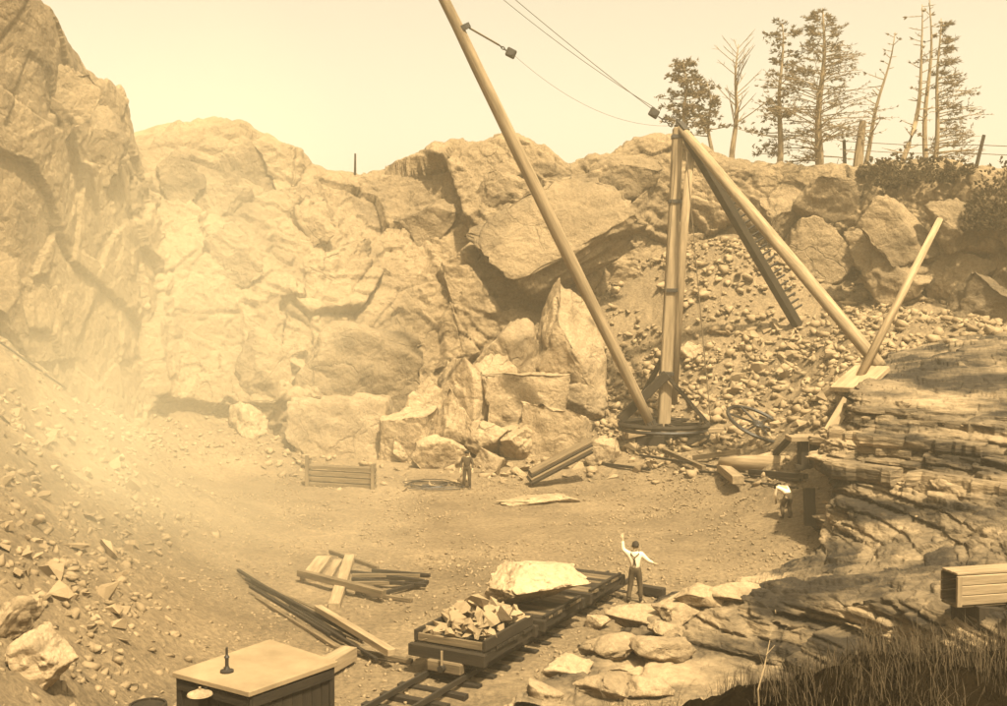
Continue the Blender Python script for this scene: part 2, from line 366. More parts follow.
disp *= fade * np.where(pp[:, 0] < -12, np.clip((pp[:, 1] - 46) / 20, 0.20, 1.0), 1.0)
nn = nrm.reshape(-1, 3)
pp = pp + nn * disp[:, None]
pp[:, 2] += (fbm(pp * 0.9, 4, 21) * 0.5 + blocks(pp * 0.9, 6, 0.8, 0.1) * 0.25) * np.clip((tt - 0.8) / 0.15, 0, 1)
WALLV = pp.reshape(NR1, NC, 3)
# plateau behind the crest
top = recol(crom(crom(ctrl[NPR:], 26, 0), NC, 1))
top[:, :, :] += (WALLV[-1] - top[0])[None] * np.clip(1 - np.linspace(0, 3, 26), 0, 1)[:, None, None]
tq = top[1:].reshape(-1, 3); tq[:, 2] += fbm(tq * 0.3, 3, 8) * 0.35
allv = np.concatenate([WALLV.reshape(-1, 3), tq]); WF = grid_faces(NR1 + 25, NC)
me = mesh_np('quarry_wall', allv, WF, False)
me.materials.append(M_WALL); me.materials.append(M_TURF)
mi = np.zeros(len(WF), np.int32); mi[(NR1 + 1) * (NC - 1):] = 1
me.polygons.foreach_set('material_index', mi)
wall = tag(link('quarry_wall', me, None), kind='structure')
WALL_BVH = BVHTree.FromPolygons([tuple(v) for v in allv], [tuple(f) for f in WF])

# ------------------------------------------------------------------ the layered ledge on the right
LR = [  # rows from the back of its top down to the floor; each point (px, py, D)
 [(862,352,62),(905,330,60),(950,325,58),(1010,320,57),(1100,315,54),(1300,300,50)],
 [(852,372,50),(880,366,48),(930,350,49),(1000,338,48),(1100,330,46),(1300,320,42)],
 [(846,380,43),(868,376,41),(920,372,41),(1000,368,40),(1100,365,38),(1300,360,34)],
 [(850,394,41),(858,396,38),(915,404,36.5),(1000,410,35),(1100,415,33),(1300,430,28)],
 [(848,432,40.5),(836,436,37.2),(905,446,35),(1000,452,33),(1100,460,31),(1300,480,26)],
 [(844,470,40),(828,474,36.6),(900,486,34),(1000,492,31.5),(1100,500,29),(1300,520,24)],
 [(834,520,38),(820,522,35.6),(895,530,32.4),(1000,530,29),(1100,540,26),(1300,560,21)],
 [(812,556,36),(800,560,34),(880,562,30),(1000,560,26.4),(1100,565,23),(1300,590,18)],
 [(720,590,31),(760,584,29.5),(860,584,26),(1000,592,22.6),(1100,600,19.5),(1300,630,15)],
 [(640,610,29.0),(706,594,27.6),(850,602,24.2),(1000,618,20.6),(1100,630,17.8),(1300,660,14)],
 [(612,632,26.4),(706,640,25.6),(845,650,23.4),(1000,668,19.8),(1100,690,17),(1300,730,13)],
 [(572,662,24.6),(690,684,24),(835,700,22.6),(1000,725,19),(1100,750,16),(1300,800,12)],
 [(516,706,22.2),(660,735,21.8),(820,770,20.6),(1000,810,17.2),(1100,840,14.5),(1300,900,11)],
]
lc = np.array([[tuple(P(*q)) for q in r] for r in LR])
ex = lc[:, 0].copy()                         # one more column that turns the left end down to the floor
for i in range(len(LR)): ex[i] += (0.8, 2.5, -0.2) if i < 8 else (-0.35, 0.25, 0); ex[i, 2] = ex[i, 2] if i < 8 else -0.5
lc = np.concatenate([ex[:, None], lc], 1)
NRL, NCL = 380, 520
lg = crom(crom(lc, NRL, 0), NCL, 1)
ln = grid_normals(lg); 
if ln[NRL // 2, NCL // 2, 1] > 0: ln = -ln
lp = lg.reshape(-1, 3).copy(); lnn = ln.reshape(-1, 3)
def strata(p):
    q = p + np.stack([fbm(p * 0.3 + 5 * k, 3, 60 + k) for k in range(3)], 1) * np.array((0.5, 0.5, 0.08))
    zz = q[:, 2] + 0.05 * q[:, 0] - 0.03 * q[:, 1]
    o = 0
    for th, am, hs, se in ((0.85, 0.9, 0.16, 1), (0.36, 0.5, 0.30, 2), (0.13, 0.14, 0.9, 3)):
        z2 = zz / th + fbm(q * np.array((hs, hs, 0.0)), 2, 90 + se) * 0.25
        k = np.floor(z2); f = z2 - k
        lay = blocks(np.stack([q[:, 0] * hs, q[:, 1] * hs, k * 7.3 + 0.5], 1), 30 + se, 0.9, 0.2, 0.05) + 0.9 * (_hash(k.astype(np.int64), k.astype(np.int64) * 3, k.astype(np.int64) * 5, se) - 0.5)
        edge = np.clip(np.minimum(f, 1 - f) / 0.14, 0, 1)
        o = o + am * (lay * 0.75 - 0.75 * (1 - edge) * (0.35 + 0.65 * (vnoise(np.stack([q[:, 0] * 0.5, q[:, 1] * 0.5, k * 3.1], 1), 51) > -0.1)))
    return o
horiz = lnn.copy(); horiz[:, 2] *= 0.15; horiz /= np.linalg.norm(horiz, axis=1, keepdims=True) + 1e-6
steep = np.clip(1.25 - np.abs(lnn[:, 2]) * 1.15, 0.12, 1)
lp = lp + horiz * (strata(lp) * steep)[:, None]
jr = blocks(lp * np.array((0.55, 0.55, 1.5)), 21, 0.7, 0.35, 0.08) * 0.16 + blocks(lp * np.array((1.6, 1.6, 3.5)), 22, 0.9, 0.35, 0.1) * 0.06
lp = lp + lnn * (jr + fbm(lp * 3, 4, 33) * 0.035)[:, None]
LF = grid_faces(NRL, NCL)
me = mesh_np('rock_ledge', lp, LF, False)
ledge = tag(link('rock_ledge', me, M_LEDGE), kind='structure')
LEDGE_BVH = BVHTree.FromPolygons([tuple(v) for v in lp], [tuple(f) for f in LF])

# ------------------------------------------------------------------ dark bank in the near right corner
bc = []
for px, y0, D in ((560,745,13),(700,716,12.6),(780,690,12.2),(850,668,12),(930,660,12),(1007,654,12),(1150,640,12),(1400,620,11)):
    a = P(px, y0, D); bc.append([a + Vector((0, 4.5, -2.6)), a + Vector((0, 1.4, -0.5)), a, a + Vector((0, -1.2, -0.35)), a + Vector((0, -4.5, -0.6)), a + Vector((0, -9, 0.2))])
bg_ = crom(crom(np.array(bc).transpose(1, 0, 2), 90, 0), 240, 1); bp_ = bg_.reshape(-1, 3)
bp_[:, 2] += fbm(bp_ * 0.9, 4, 14) * 0.34 + fbm(bp_ * 4, 4, 15) * 0.11
me = mesh_np('bank', bp_, grid_faces(90, 240), False)
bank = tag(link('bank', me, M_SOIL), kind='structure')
BANK_BVH = BVHTree.FromPolygons([tuple(v) for v in bp_], [tuple(f) for f in grid_faces(90, 240)])

def drop(x, y, bvhs=None):                   # height of the topmost surface under a point
    best = -9
    for b in (bvhs or (FLOOR_BVH, LEDGE_BVH)):
        h = b.ray_cast(Vector((x, y, 40)), Vector((0, 0, -1)))
        if h[0] is not None: best = max(best, h[0].z)
    return best
def hit(px, py, bvhs=None):                  # first surface of the place seen at a pixel
    o_, d_ = Vector((0, 0, CAM_Z)), ray(px, py).normalized(); best = None
    for b in (bvhs or (FLOOR_BVH, LEDGE_BVH, WALL_BVH)):
        h = b.ray_cast(o_, d_)
        if h[0] is not None and (best is None or h[3] < best[2]): best = (h[0], h[1], h[3])
    return best

# ------------------------------------------------------------------ rocks
def ico(sub):
    b = bmesh.new(); bmesh.ops.create_icosphere(b, subdivisions=sub, radius=1.0)
    v = np.array([x.co[:] for x in b.verts]); f = np.array([[x.index for x in q.verts] for q in b.faces]); b.free(); return v, f
ICO = {k: ico(k) for k in (2, 3, 4, 5, 6)}
def boulder_mesh(name, seed, sub=5, planes=11, rough=0.06, cut=(0.50, 0.80), boxy=False):
    r = np.random.RandomState(seed); v, f = ICO[sub]; v = v * 1.25
    ns = r.normal(size=(planes, 3)); ns /= np.linalg.norm(ns, axis=1, keepdims=True)
    if boxy:                                 # squared-off block: six nearly square faces first
        for k, ax_ in enumerate(((1, 0, 0), (-1, 0, 0), (0, 1, 0), (0, -1, 0), (0, 0, 1), (0, 0, -1))):
            a_ = np.array(ax_, float) + r.normal(size=3) * 0.12; a_ /= np.linalg.norm(a_); d = r.uniform(0.60, 0.70); v = v - a_ * np.maximum(0, v @ a_ - d)[:, None]
        ns = ns[:planes // 2]; cut = (0.85, 1.0)
    for n_ in ns:
        d = r.uniform(*cut); v = v - n_ * np.maximum(0, v @ n_ - d)[:, None]
    lo, hi = v.min(0), v.max(0); v = (v - (lo + hi) / 2) / (hi - lo)
    if sub > 2:
        nrm_ = v / (np.linalg.norm(v, axis=1, keepdims=True) + 1e-6)
        v = v + nrm_ * (fbm(v * 3.2 + seed, 3, seed) * rough * 0.6 + blocks(v * 4.5 + seed * 3, seed, 1.0, 0.3, 0.1) * rough * 0.8 + blocks(v * 11 + seed, seed + 3, 1.0, 0.3, 0.12) * rough * 0.3 + fbm(v * 14 + seed, 3, seed + 5) * rough * 0.25)[:, None]
    return mesh_np(name, v, f, False)
def boulder(name, x0, x1, y0, y1, D, seed, m=None, depth=1.0, yaw=0.0, planes=11, sub=5, rough=0.05, parent=None, cut=(0.5, 0.8), roll=0.0, sink=0.08, boxy=False, pitch=0.0, grow=1.0):
    """a rock that fills that stretch of the photograph at distance D"""
    if parent is None and D < 0:             # it stands on the ground seen at its foot
        D = hit((x0 + x1) / 2, y1 - 2, (FLOOR_BVH, LEDGE_BVH))[0].y + 0.3
    a, b = P(x0, y0, D), P(x1, y1, D)
    if parent is None: b.z = min(b.z, drop((a.x + b.x) / 2, D + 0.8) + 0.1)      # reaches down to the ground behind its neighbours
    w, h = (b.x - a.x) * grow, (a.z - b.z) * (1 + (grow - 1) * 0.6)
    o = link(name, boulder_mesh(name, seed, sub, planes, rough, cut, boxy), m or M_BOULD, parent)
    o.scale = (w * 1.05, w * depth * 0.95, h * (1 + sink)); o.location = ((a.x + b.x) / 2, D + 0.4 * w * depth, (a.z + b.z) / 2 - h * sink / 2)
    o.rotation_euler = (pitch, roll, yaw)
    return o
BL = 'boulders heaped at the foot of the back wall'
for i, (x0, x1, y0, y1, D, sd_, dep, yaw, lab) in enumerate((
 (536,616,276,392,60.5,12,0.8,0.3,'tall pointed pale boulder standing under the derrick boom'),
 (462,540,321,392,60,23,1.0,0.5,'broad rounded boulder lying left of the tall pointed boulder'),
 (430,494,360,424,58,31,1.0,-0.4,'sloping boulder with dark underside wedged below the broad rounded boulder'),
 (405,438,383,440,57,44,1.0,0.2,'narrow upright stone slab left of the small triangular boulder'),
 (433,471,394,440,55.8,52,1.0,0.6,'small triangular boulder standing on its flat base in the heap'),
 (486,562,377,430,57.6,61,0.9,0.1,'wide flat-topped boulder in front of the broad rounded boulder'),
 (286,398,398,484,55.5,77,0.6,0.15,'huge square-faced block standing behind the plank bench'),
 (374,430,411,476,55,84,0.9,-0.2,'low boulder leaning on the right end of the huge square-faced block'),
 (411,462,438,486,53.6,93,0.9,0.5,'angular boulder at the front of the heap behind the coiled cable'),
 (468,508,424,456,55.4,101,1.0,0.3,'small boulder under the wide flat-topped boulder'),
 (518,592,402,482,55.4,118,0.6,-0.25,'slanting slab boulder propping up the dark board stack'),
 (590,622,440,470,-1,127,1.0,0.0,'low stone beside the left end of the derrick turntable'),
 (228,262,404,442,-1,131,1.0,0.4,'half-buried boulder at the foot of the hazy left wall'),
 (462,512,350,398,58.6,143,0.9,0.2,'dark-faced boulder squeezed between the broad rounded and sloping boulders'),
 (498,534,428,462,55.2,147,1.0,0.5,'small square boulder left of the slanting slab'),
 (476,506,450,480,53.8,149,1.0,0.1,'low wedge of stone right of the man in dark clothes'),
 (392,416,424,458,55.0,151,1.0,0.3,'small upright stone behind the low leaning boulder'),
 (258,300,392,452,57.6,153,0.9,0.3,'tall hazy boulder at the left end of the huge block'),
 (560,602,386,424,58.8,139,1.0,0.4,'pale broken boulder below the tall pointed boulder'))):
    o = boulder('boulder', x0, x1, y0, y1, D, sd_, depth=dep, yaw=yaw, boxy=i in (5, 6, 7, 10), grow=1.0 if i in (6, 10) else 1.15)
    tag(o, lab, 'boulder', BL)
o = boulder('boulder', 678,704,341,368,-1,150, M_WHITE, 1.0, 0.4, sub=4); tag(o, 'pale boulder with dark underside perched on the slope right of the mast', 'boulder')
o = boulder('boulder', 2,66,632,690,-1,166, M_WHITE, 0.9, 0.3, sub=5); tag(o, 'large white boulder half sunk in the left rubble bank', 'boulder')
o = boulder('boulder', -30,30,600,650,-1,167, None, 0.9, 0.1, sub=5); tag(o, 'brown boulder behind the large white boulder in the rubble bank', 'boulder')
o = boulder('boulder', 896,914,401,414,-1,171, M_WHITE, 1.0, 0.0, sub=4); tag(o, 'small white boulder sitting on the layered ledge', 'boulder')

# blocks and slabs that stand out of the wall: pieces of it
for i, (x0, x1, y0, y1, off, sd_, dep, roll, yaw) in enumerate((
 (482,632,186,276,0.2,201,0.35,-0.52,0.2),(292,412,322,420,0.3,212,0.7,0.28,0.2),(232,292,330,404,0.2,223,0.6,0.2,0.3),
 (150,200,152,205,0.5,231,0.5,0.3,0.1),(184,244,176,228,0.4,242,0.5,0.3,0.1),(212,284,146,206,0.6,251,0.5,0.35,0.1),(282,334,196,246,0.5,262,0.5,0.3,0.1),(200,262,224,280,0.5,268,0.5,0.25,0.1),
 (868,948,192,262,0.0,271,0.6,0.05,-0.3),(848,938,230,302,-0.2,282,0.6,0.15,-0.3),(786,852,214,288,0.0,293,0.6,-0.1,-0.2),(930,1004,246,312,0.0,302,0.6,0.0,-0.3),(952,1030,268,340,-0.6,311,0.7,-0.5,-0.3),
 (760,804,186,236,0.3,322,0.6,0.2,-0.1),(800,862,176,222,0.3,333,0.6,0.0,-0.1),(930,990,196,250,0.3,344,0.6,0.1,-0.3),
 (588,660,150,200,0.9,351,0.5,-0.2,0.1),(470,540,166,214,0.6,362,0.5,-0.2,0.1),(396,452,196,250,0.6,371,0.5,0.15,0.1),(30,90,60,150,0.5,381,0.7,0.1,0.9),(-20,28,250,350,0.4,392,0.6,0.0,0.9),(72,124,96,180,0.5,399,0.7,0.15,0.9))):
    h_ = hit((x0 + x1) / 2, (y0 + y1) / 2, (WALL_BVH, FLOOR_BVH))
    D = h_[0].y if h_ else 66
    w_ = (x1 - x0) / FOC * D; off -= (0.4 * w_ * dep + (0.9 if x0 > 750 or i == 0 else 0.5))
    boulder('rock_block', x0, x1, y0, y1, D + off, sd_, M_WALL, dep, yaw, planes=13, parent=wall, cut=(0.42, 0.7), roll=roll, rough=0.06, boxy=i in (0, 1), pitch=-0.6 if i == 0 else 0.0)

# broken stones: the largest as things, the rest as stuff
PRO = []
for k in range(14):
    r_ = np.random.RandomState(900 + k); bm_ = bmesh.new()
    for q in range(7 + k % 3):
        d = r_.normal(size=3); d /= np.linalg.norm(d); d *= np.array((0.62, 0.5, 0.38)) * r_.uniform(0.75, 1.1); bm_.verts.new(d)
    res = bmesh.ops.convex_hull(bm_, input=bm_.verts)
    bmesh.ops.delete(bm_, geom=[v for v in bm_.verts if not v.link_faces], context='VERTS')
    bmesh.ops.triangulate(bm_, faces=bm_.faces)
    me = bpy.data.meshes.new('stone'); bm_.to_mesh(me); bm_.free(); me.materials.append(M_STONE)
    PRO.append(me)
PROA = [(np.array([v.co[:] for v in m.vertices]), np.array([p.vertices[:] for p in m.polygons])) for m in PRO]
def stone(loc, s_, label, group, name='stone', nrm_=None):
    o = bpy.data.objects.new(name, rnd.choice(PRO)); COL.objects.link(o)
    o.location = loc; o.scale = (s_ * rnd.uniform(0.8, 1.25), s_ * rnd.uniform(0.8, 1.2), s_ * rnd.uniform(0.7, 1.2))
    o.rotation_euler = (rnd.uniform(-.6, .6), rnd.uniform(-.6, .6), rnd.uniform(0, 6.3))
    return tag(o, label, 'stone', group)
def inpoly(x, y, pl):
    c = False; j = len(pl) - 1
    for i in range(len(pl)):
        if (pl[i][1] > y) != (pl[j][1] > y) and x < (pl[j][0] - pl[i][0]) * (y - pl[i][1]) / (pl[j][1] - pl[i][1]) + pl[i][0]: c = not c
        j = i
    return c
def stones_in(poly, n, s0, s1, label, group, bvh=None, minpx=8.0):
    xs = [p[0] for p in poly]; ys = [p[1] for p in poly]; k = 0; tries = 0
    while k < n and tries < n * 40:
        tries += 1; x, y = rnd.uniform(min(xs), max(xs)), rnd.uniform(min(ys), max(ys))
        if not inpoly(x, y, poly): continue
        h = hit(x, y, bvh or (FLOOR_BVH, LEDGE_BVH))
        if not h: continue
        s_ = s0 + (s1 - s0) * rnd.random() ** 2.2
        stone(h[0] + Vector((0, 0, s_ * 0.12)), s_, label, group); k += 1
stones_in([(700,330),(790,320),(850,370),(835,430),(760,430),(700,400)], 85, 0.5, 1.25, 'broken stone lying on the scree below the stifflegs', 'stones on the scree below the stifflegs')
stones_in([(590,400),(660,380),(720,440),(640,480),(500,484),(480,450)], 75, 0.45, 1.0, 'broken stone in the rubble at the foot of the mast', 'stones at the foot of the mast')
stones_in([(0,370),(70,400),(130,440),(140,560),(110,650),(70,620),(0,600)], 95, 0.28, 0.75, 'broken stone on the rubble bank under the left wall', 'stones on the left rubble bank')
stones_in([(330,470),(500,460),(540,490),(420,500)], 20, 0.3, 0.7, 'loose stone on the floor in front of the boulder heap', 'stones in front of the boulder heap')

def rubble(name, pts, sizes, m, label, cat):
    rs = np.random.RandomState(len(pts)); V, F, b = [], [], 0
    for (x, y, z), s_ in zip(pts, sizes):
        v, f = PROA[rs.randint(len(PROA))]
        a, c_ = rs.uniform(0, 6.28), rs.uniform(-0.7, 0.7)
        ca, sa, cb, sb = math.cos(a), math.sin(a), math.cos(c_), math.sin(c_)
        Rm = np.array(((ca, -sa, 0), (sa, ca, 0), (0, 0, 1))) @ np.array(((1, 0, 0), (0, cb, -sb), (0, sb, cb)))
        V.append(v * s_ * rs.uniform(0.75, 1.25, 3) @ Rm.T + np.array((x, y, z))); F.append(f + b); b += len(v)
    o = link(name, mesh_np(name, np.concatenate(V), np.concatenate(F)), m)
    return tag(o, label, cat, kind='stuff')
def scatter(n, x0, x1, y0, y1, s0, s1, pw, dens, seed, sunk=0.1):
    rs = np.random.RandomState(seed); x = rs.uniform(x0, x1, n); y = rs.uniform(y0, y1, n); s_ = s0 + (s1 - s0) * rs.random(n) ** pw
    keep = dens(x, y) > rs.random(n); x, y, s_ = x[keep], y[keep], s_[keep]
    z = np.array([gz(a, b) for a, b in zip(x, y)])
    return np.stack([x, y, z + s_ * sunk], 1), s_
zb = lambda x, y: hbase(x, y)
clump = lambda x, y, f=0.35, se=3: np.clip(0.5 + 1.3 * fbm(np.stack([x, y, 0 * x], 1) * f, 3, se), 0.03, 1)
p_, s_ = scatter(16000, 6, 24, 42, 68, 0.05, 0.85, 5.0, lambda x, y: np.clip((zb(x, y) - 0.5) / 2.0, 0, 1) * clump(x, y), 11)
rubble('scree', p_, s_, M_STONE, 'grey brown broken stone scree sloping below the back wall', 'scree')
p_, s_ = scatter(44000, -28, -4, 13, 58, 0.05, 0.42, 3.4, lambda x, y: np.clip((zb(x, y) - 0.5) / 1.5, 0, 1) * (0.35 + 0.65 * clump(x, y)), 12)
rubble('talus', p_, s_, M_STONE, 'broken stone talus banked against the left wall', 'talus')
p_, s_ = scatter(9000, -12, 9, 48.5, 64, 0.08, 0.8, 3.6, lambda x, y: np.clip((zb(x, y) - 0.15) / 1.2, 0, 1) * clump(x, y, 0.5), 13)
rubble('boulder_rubble', p_, s_, M_STONE, 'small broken rubble filling the gaps between the boulders', 'rubble')
p_, s_ = scatter(52000, -12, 12, 17, 52, 0.02, 0.19, 4.0, lambda x, y: clump(x, y, 0.5, 8) ** 1.5 * np.clip(1.3 - np.abs(zb(x, y)) * 0.4, 0.1, 1), 14)
rubble('gravel', p_, s_, M_STONE, 'fine gravel and stone chips strewn over the quarry floor', 'gravel')

# the ledge's layers: jagged plates of rock, pieces of it, stepping back up the face
LGZ = lg[::-1]                               # rows from the foot upwards
def contour(z):
    up = LGZ[:, :, 2] >= z; k = np.argmax(up, 0); ok = up.any(0)
    return LGZ[k, np.arange(NCL)], ok
def plate(a_pts, inn, z0, th, seed, parent):
    r = random.Random(seed); n = len(a_pts); b = bmesh.new(); jag = []
    for i in range(n): jag.append(0.0)
    i = 0
    while i < n:                             # straight runs of broken edge with sudden steps
        L_ = r.randint(2, 7); o0, o1 = r.uniform(-0.15, 0.28), r.uniform(-0.15, 0.28)
        for k in range(i, min(n, i + L_)): jag[k] = o0 + (o1 - o0) * (k - i) / max(1, L_)
        i += L_
    rings = []
    for dz, ins_ in ((0, 0.10), (0.25, 0.0), (0.8, 0.02), (1.0, 0.09)):
        ring = []
        for i in range(n):
            q = a_pts[i] - inn[i] * (jag[i] - ins_ + r.uniform(-.02, .02)); ring.append(b.verts.new((q.x, q.y, z0 + th * dz + r.uniform(-.012, .012))))
        for i in (n - 1, 0):
            q = a_pts[i] + inn[i] * 1.5; ring.append(b.verts.new((q.x, q.y, z0 + th * dz)))
        rings.append(ring)
    m_ = n + 2
    for k in range(3):
        for i in range(m_): b.faces.new((rings[k][i], rings[k][(i + 1) % m_], rings[k + 1][(i + 1) % m_], rings[k + 1][i]))
    b.faces.new(rings[3]); b.faces.new(list(reversed(rings[0]))); bmesh.ops.recalc_face_normals(b, faces=b.faces); bmesh.ops.triangulate(b, faces=b.faces, ngon_method='EAR_CLIP')
    me = bpy.data.meshes.new('rock_slab'); b.to_mesh(me); b.free()
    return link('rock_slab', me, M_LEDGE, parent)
zk = 0.0; lay_i = 0; rl = random.Random(3)
while zk < 6.3:
    th = rl.choice((0.16, 0.22, 0.3, 0.42, 0.55)); c, ok = contour(zk + th * 0.5)
    over = rl.uniform(-0.5, 0.12); c2, ok2 = contour(zk + th * 0.5 + 0.45); gentle = np.linalg.norm((c2 - c)[:, :2], axis=1)
    seg = np.linalg.norm(np.diff(c, axis=0), axis=1); cum = np.r_[0, np.cumsum(seg)]
    s0 = rl.uniform(0, 0.8)
    while s0 < min(cum[-1], 34):
        Lp = rl.uniform(1.2, 5.0); ss = np.arange(s0, min(s0 + Lp, cum[-1]), 0.16)
        if len(ss) > 5 and rl.random() < 0.9 and np.mean(np.interp(ss, cum, gentle)) < (0.95 if zk < 4.6 else 2.2) and not (zk < 0.9 and c[int(np.interp(s0, cum, np.arange(NCL)))][0] < 6.5):
            pts = np.stack([np.interp(ss, cum, c[:, k]) for k in range(3)], 1)
            if np.interp(s0, cum, ok.astype(float)) > 0.9 and pts[:, 0].max() < 26 and pts[:, 1].min() > 14:
                d0 = np.gradient(pts[:, :2], axis=0); d0 = np.array([np.mean(d0[max(0, i - 4):i + 5], axis=0) for i in range(len(d0))])
                av = [Vector((p[0], p[1], 0)) for p in pts]; inn = [Vector((-d[1], d[0], 0)).normalized() for d in d0]
                ov = over + rl.uniform(-0.2, 0.25)
                plate([a - i_ * ov for a, i_ in zip(av, inn)], inn, zk + rl.uniform(-.03, .03), th * rl.uniform(.85, 1.05), 1000 + lay_i, ledge); lay_i += 1
        s0 += Lp + rl.uniform(0.02, 0.7)
    zk += th * rl.uniform(0.95, 1.15)
# loose flat stones on the low end of the ledge
def slab(px, py, w, h, yaw, seed, label):
    h_ = hit(px, py, (LEDGE_BVH, FLOOR_BVH)); c = h_[0]
    o = link('flat_stone', boulder_mesh('flat_stone', seed, 4, 14, 0.05, (0.40, 0.7)), M_BOULD)
    o.location = c + Vector((0, 0, h * 0.15)); o.scale = (w, w * 0.7, h * 1.3); o.rotation_euler = (rnd.uniform(-.06, .06), rnd.uniform(-0.06, 0.06), yaw)
    return tag(o, label, 'stone', 'flat stones on the low end of the ledge')
for i, (px, py, w, h) in enumerate(((640,622,1.8,.5),(680,612,1.4,.5),(610,650,1.6,.5),(660,652,1.5,.5),(570,672,1.3,.45),(600,688,1.3,.5),(640,690,1.5,.5),(545,694,1.0,.4),(700,600,1.2,.5),(735,598,1.4,.45),(600,628,0.8,.4),(665,634,0.9,.4))):
    slab(px, py, w, h, rnd.uniform(-0.5, 0.5), 400 + i, 'flat broken stone on the low end of the ledge beside the track')
p_, s_ = [], []
for k in range(2600):
    x, y = rnd.uniform(525, 1007), rnd.uniform(345, 690)
    h = hit(x, y, (LEDGE_BVH,))
    if h and h[1].z > 0.35 and fbm(np.array([[h[0].x * .6, h[0].y * .6, 0]]), 2, 6)[0] > -0.1: q = 0.05 + 0.32 * rnd.random() ** 3; p_.append((h[0].x, h[0].y, h[0].z + q * .2)); s_.append(q)
rubble('ledge_rubble', p_, s_, M_STONE, 'stone chips and crumbs lying over the layered ledge', 'rubble')

# ================================================================== THE DERRICK
MH = P(678, 128, 56.5)                       # mast head
MF = P(664, 424, 55.5)                       # mast foot, at the turntable
BT = P(391, -110, 50.0)                      # boom tip
BF = P(652, 427, 55.0)
drk = origin(empty('derrick', (MF.x, MF.y, drop(MF.x, MF.y))))
tag(drk, 'tall timber stiffleg derrick with slanting boom over the boulder heap', 'derrick')
mast = MB().bar(P(663, 440, 55.6), MH, 0.62, 0.62, (0, 1, 0), 0.50, 0.50).build('mast', M_SPAR, drk, bevel=0.05)
for t in (0.17, 0.45, 0.75, 0.97):
    q = Vector(MF).lerp(MH, t); w = 0.66 - 0.10 * t
    MB().bar(q - Vector((0, 0, 0.09)), q + Vector((0, 0, 0.09)), w + 0.03, w + 0.03, (0, 1, 0)).build('iron_band', M_IRON, mast)
MB().lathe(MH - Vector((0, 0, 0.1)), [(0.2, 0), (0.2, 0.25), (0.12, 0.3), (0.12, 0.55)], 10).build('gudgeon_pin', M_IRON, mast)
pts = [BF.lerp(BT, t) for t in np.linspace(0, 1, 14)]
boom = MB().tube([p + Vector((rnd.uniform(-.02, .02), 0, rnd.uniform(-.02, .02))) for p in pts], [0.20 + 0.11 * math.sin(math.pi * min(1, t * 0.9 + 0.12)) for t in np.linspace(0, 1, 14)], 12).build('boom', M_SPAR, drk, smooth=True)
bd = (BT - BF).normalized()
MB().bar(BF - bd * 0.5, BF + bd * 0.35, 0.46, 0.46).build('boom_shoe', M_IRON, boom)
tq_ = P(463, 28, 51.3)
MB().tube([tq_ - bd * 0.12, tq_ + bd * 0.12], 0.36, 12).build('iron_band', M_IRON, boom)
def block_tackle(name, c, size, parent, d):
    b = MB(); d = d.normalized(); side = d.cross(Vector((0, 1, 0))).normalized()
    rm = Matrix((side, Vector((0, 1, 0)), d)).transposed()
    b.box(c, (size, size * 0.45, size * 1.15), rm); o = b.build(name, M_IRON, parent, bevel=0.05)
    MB().lathe(c, [(size * 0.3, -size * 0.32), (size * 0.3, size * 0.32)], 12, Matrix.Rotation(R(90), 3, 'X')).build('sheave', M_IRON, o)
    return o
def rope(a, b, r, parent, name='wire_rope', sag=0.0, n=14, m=None):
    pts = [Vector(a).lerp(Vector(b), t) - Vector((0, 0, sag * 4 * t * (1 - t))) for t in np.linspace(0, 1, n)]
    return MB().tube(pts, r, 6).build(name, m or M_ROPE, parent, smooth=True)
def chain(a, b, n, r, parent):
    a, b = Vector(a), Vector(b); d = (b - a) / n; m_ = MB()
    for k in range(n):
        c = a + d * (k + 0.5); u = d.normalized(); s1 = u.cross(Vector((0, 1, 0))).normalized() if k % 2 else u.cross(Vector((1, 0, 0))).normalized()
        ring = [c + u * (math.cos(t) * d.length * 0.62) + s1 * (math.sin(t) * d.length * 0.36) for t in np.linspace(0, 2 * math.pi, 11)]
        m_.tube(ring, r, 5, False)
    return m_.build('chain', M_IRON, parent)
bb = P(511, 53, 52.0)
rope(tq_ + Vector((0.3, 0, 0)), P(499, 45, 52.0), 0.045, drk)
chain(P(499, 45, 52.0), P(507, 51, 52.0), 3, 0.03, drk)
block_tackle('pulley_block', bb, 0.42, drk, bb - tq_)
mb_ = P(654, 113, 56.2)
block_tackle('pulley_block', mb_, 0.45, drk, mb_ - MH)
chain(P(659, 117, 56.3), P(672, 126, 56.4), 4, 0.035, drk)
rope(mb_ + Vector((-0.1, 0, 0.2)), BT, 0.016, drk, sag=0.25)
rope(mb_ + Vector((0.05, 0, 0.25)), BT + Vector((0.6, 0.3, -0.9)), 0.014, drk, sag=0.5)
rope(bb + Vector((0.2, 0, -0.15)), MH + Vector((-0.2, -0.1, 0.1)), 0.008, drk, sag=0.9, n=20)
rope(P(686, 150, 56.3), P(711, 425, 54.6), 0.028, drk, sag=0.1)
rope(P(676, 150, 55.9), P(660, 372, 55.2), 0.022, drk)
